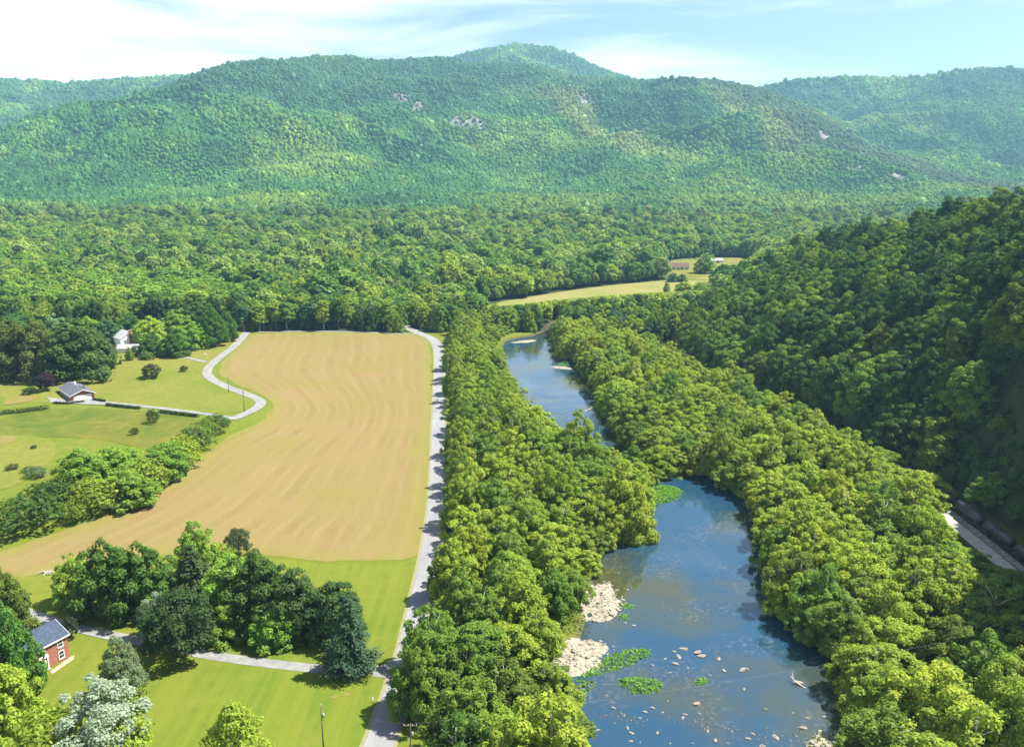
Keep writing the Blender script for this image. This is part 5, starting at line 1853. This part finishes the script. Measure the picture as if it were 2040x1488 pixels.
def weeds(poly_px, seed, col=(0.14, 0.30, 0.03), h=.7, dens=9, size=.42):
    poly = smooth_poly([tuple(gp(a, b, WATER_Z)) for a, b in poly_px], True, 1)
    a = np.array(poly); rng = np.random.default_rng(seed)
    lo, hi = a.min(0), a.max(0)
    c = rng.uniform(lo, hi, (int((hi - lo).prod() * dens), 2)); c = c[inside(c[:, 0], c[:, 1], poly)]
    inn = -sdist(c[:, 0], c[:, 1], poly)
    keep = inn + 1.3 * fbm(c[:, 0], c[:, 1], 2.5, 2, seed) > .15
    c = c[keep]; inn = inn[keep]
    m = len(c)
    z = np.maximum(WATER_Z, H(c[:, 0], c[:, 1])) + rng.uniform(0, h, m) * np.clip(inn / 1.5, .2, 1) * (1 + .6 * fbm(c[:, 0], c[:, 1], 2, 2, 5))
    pos = np.column_stack([c, z])
    nrm = rng.normal(size=(m, 3)) * .45 + np.array([0, 0, 1]); nrm /= np.linalg.norm(nrm, axis=1, keepdims=True)
    t = np.cross(nrm, rng.normal(size=(m, 3))); t /= np.linalg.norm(t, axis=1, keepdims=True)
    b = np.cross(nrm, t); s = size * rng.uniform(.6, 1.3, (m, 1))
    V = np.stack([pos + t * s, pos + b * s * .4, pos - t * s, pos - b * s * .4], 1).reshape(-1, 3)
    o = link('water_weeds', mesh_from('water_weeds', V, quads(V)), M['leaf']); o.color = (*col, 1)
    tag(o, 'bright green weeds growing on a shoal of the river', kind='stuff')


bar([(1095, 1350), (1112, 1305), (1150, 1262), (1205, 1280), (1232, 1302), (1195, 1336), (1140, 1362)], .5, dens=.8, seed=1)
weeds([(1075, 1365), (1085, 1310), (1110, 1300), (1130, 1350), (1110, 1385)], 21, (0.16, 0.22, 0.03), h=1.2, dens=5)
weeds([(1110, 1270), (1135, 1225), (1165, 1215), (1170, 1250), (1150, 1275)], 22, (0.16, 0.22, 0.03), h=1.6, dens=5)
weeds([(1135, 1370), (1180, 1352), (1200, 1356), (1150, 1395), (1120, 1400)], 23, (0.17, 0.26, 0.03), h=.8, dens=6)
weeds([(1135, 1352), (1180, 1330), (1222, 1295), (1296, 1290), (1296, 1312), (1240, 1332), (1190, 1347), (1150, 1365)], 2)
weeds([(1226, 1356), (1252, 1346), (1322, 1355), (1322, 1378), (1270, 1386), (1236, 1371)], 3)
bar([(1148, 1240), (1160, 1190), (1185, 1158), (1212, 1152), (1245, 1182), (1243, 1228), (1198, 1246)], .5, dens=.8, seed=4)
weeds([(1175, 1215), (1190, 1190), (1215, 1195), (1205, 1215)], 24, (0.17, 0.26, 0.03), h=.5, dens=4)
weeds([(1228, 1200), (1262, 1203), (1268, 1212), (1232, 1212)], 5)
weeds([(1225, 1220), (1265, 1218), (1262, 1232), (1222, 1238)], 6)
bar([(1180, 1092), (1198, 1076), (1240, 1056), (1288, 1056), (1286, 1071), (1230, 1080)], .5, dens=.8, seed=7)
weeds([(1262, 1076), (1285, 1064), (1307, 1072), (1300, 1083)], 8)
weeds([(1280, 994), (1290, 968), (1342, 966), (1368, 984), (1342, 1000), (1298, 1005)], 9, dens=12)
weeds([(1180, 940), (1195, 918), (1212, 925), (1205, 945)], 10, dens=5)
bar([(1012, 685), (1018, 680), (1066, 676), (1066, 682)], .8, dens=.2, seed=11)
bar([(1094, 730), (1110, 727), (1146, 733), (1140, 737), (1105, 735)], .7, dens=.2, seed=12)
weeds([(1104, 730), (1120, 722), (1142, 728), (1120, 733)], 13, dens=3, h=2.0)
bar([(1160, 948), (1172, 936), (1200, 942), (1190, 952)], .6, dens=.6, seed=14)
bar([(1585, 1500), (1602, 1470), (1640, 1452), (1692, 1466), (1705, 1500), (1650, 1530)], .6, seed=15)
weeds([(1595, 1495), (1615, 1462), (1650, 1455), (1695, 1478), (1690, 1500)], 16, (0.13, 0.16, 0.05), dens=4)
weeds([(1380, 1362), (1385, 1350), (1405, 1348), (1412, 1360), (1398, 1368)], 17)
weeds([(1560, 1000), (1540, 990), (1545, 975)], 18, dens=2)
WB = [(1560, 1350, 'pale rock beside the dark shade of the right bank'), (1605, 1380, 'flat pale rock under the right bank trees')]
RK = [(1343, 1298), (1362, 1293), (1352, 1308), (1390, 1300), (1398, 1307), (1432, 1312), (1345, 1322), (1487, 1332), (1478, 1334), (1442, 1336), (1590, 1360), (1615, 1382), (1388, 1402), (1482, 1373),
      (1410, 1456), (1425, 1475), (1500, 1462), (1545, 1468), (1600, 1450), (1608, 1430), (1240, 1365), (1210, 1385), (1222, 1410), (1246, 1240), (1262, 1246), (1250, 1175), (1232, 1140), (1244, 1172), (1300, 1410),
      (1330, 1395), (1360, 1430), (1275, 1430), (1250, 1450), (1310, 1460), (1225, 1440), (1335, 1480), (1380, 1480), (1450, 1480), (1520, 1485), (1575, 1475), (1300, 1325), (1325, 1312), (1500, 1130), (1482, 1128), (1370, 1330), (1415, 1345), (1335, 1340)]
rng = np.random.default_rng(12)
for k in range(26):
    RK.append((rng.uniform(1190, 1690), rng.uniform(1400, 1500)))
RKD = []
for i, (a, b_) in enumerate(RK):
    p = gp(a, b_, WATER_Z)
    s = rng.uniform(.35, 1.0) * (1.05 if i < 20 else .6)
    o = link('river_rock', rock_meshes[i % 6], None, None, (p[0], p[1], WATER_Z + s * .04), rng.uniform(0, 6.28))
    o.scale = (s * 1.25, s, s * .8)
    tag(o, None, 'rock', 'rocks scattered in the shallow near river')
    RKD.append(dict(x=p[0], y=p[1], o=o, tone='larger pale' if s > .7 else 'small pale'))
rows_label(RKD, {}, 'rock in the river', 'from the left', 9)
for q in RKD: q['o']['label'] = q['label']
rng = np.random.default_rng(77)
VV, FF, o_ = [], [], 0
I1, F1 = ico(1)
for (xa, ya), (xb, yb), m_ in [((1180, 1420), (1650, 1475), 90)]:
    pa_, pb_ = gp(xa, ya, WATER_Z), gp(xb, yb, WATER_Z)
    for k in range(m_):
        t_ = rng.random(); q_ = pa_ + (pb_ - pa_) * t_ + rng.normal(size=2) * (1.0 if m_ < 200 else 6.0)
        s_ = rng.uniform(.10, .30)
        VV.append(I1 * s_ * np.array([1.3, 1, .5]) * rng.uniform(.8, 1.2, (len(I1), 1)) + np.array([q_[0], q_[1], WATER_Z - s_ * .12])); FF.append(np.array(F1) + o_); o_ += len(I1)
tag(link('riffle_stones', mesh_from('riffle_stones', np.concatenate(VV), np.concatenate(FF)), M['wet_stone']), 'small stones just breaking the surface in the riffles', kind='stuff')
# driftwood
for (a, b_, L, az, lb) in [(1178, 816, 9, .6, 'bleached driftwood branch in the shade of the upper pool'), (1588, 1362, 4, 2.3, 'bare branch lying in the shallow water by the right bank')]:
    p = gp(a, b_, WATER_Z)
    r = empty('driftwood', (p[0], p[1], WATER_Z), az, label=lb, cat='driftwood')
    m = MB(); m.tube([(-L / 2, 0, -.2), (0, .3, .5), (L / 2, -.2, 1.1)], [.22, .18, .05], 6); m.build('trunk', M['bark_pale'], r)
    for k in range(3):
        m = MB(); m.tube([(L * .1 * k, .2, .5), (L * (.15 * k + .2), 1.0 - k, 1.2 + .3 * k)], [.1, .03], 5); m.build('branch', M['bark_pale'], r)
# fallen limbs at the corner of the hay field
p = at(92, 1143)
r = empty('brush_pile', p, label='heap of bleached branches at the corner of the hay field', cat='brush pile')
rr = random.Random(3)
for k in range(10):
    a = rr.uniform(0, 6.28); m = MB(); x, y = rr.uniform(-1.6, 1.6), rr.uniform(-.8, .8)
    m.tube([(x - math.cos(a) * 1.6, y - math.sin(a) * 1.2, .1), (x, y, .35 + rr.uniform(0, .4)), (x + math.cos(a) * 1.6, y + math.sin(a) * 1.2, .3 + rr.uniform(0, .6))], [.12, .1, .03], 5)
    m.build('branch', M['bark_pale'], r)

# ------------------------------------------------------------------ haze
hm = bpy.data.materials.new('haze_air'); hm.use_nodes = True
nt = hm.node_tree; nt.nodes.clear()
ho = N(nt, 'ShaderNodeOutputMaterial'); pv = N(nt, 'ShaderNodeVolumePrincipled')
pv.inputs['Color'].default_value = (0.34, 0.66, 0.92, 1)
pv.inputs['Density'].default_value = HAZE_D
pv.inputs['Anisotropy'].default_value = 0.25
pv.inputs['Density Attribute'].default_value = ''
nt.links.new(pv.outputs[0], ho.inputs['Volume'])
top = float(Z.max()) + 45
haze = MB().box(-6150, 6150, -800, 8150, -6, max(top, 180)).build('haze', hm)
tag(haze, 'thin blue summer haze filling the valley air', kind='stuff')
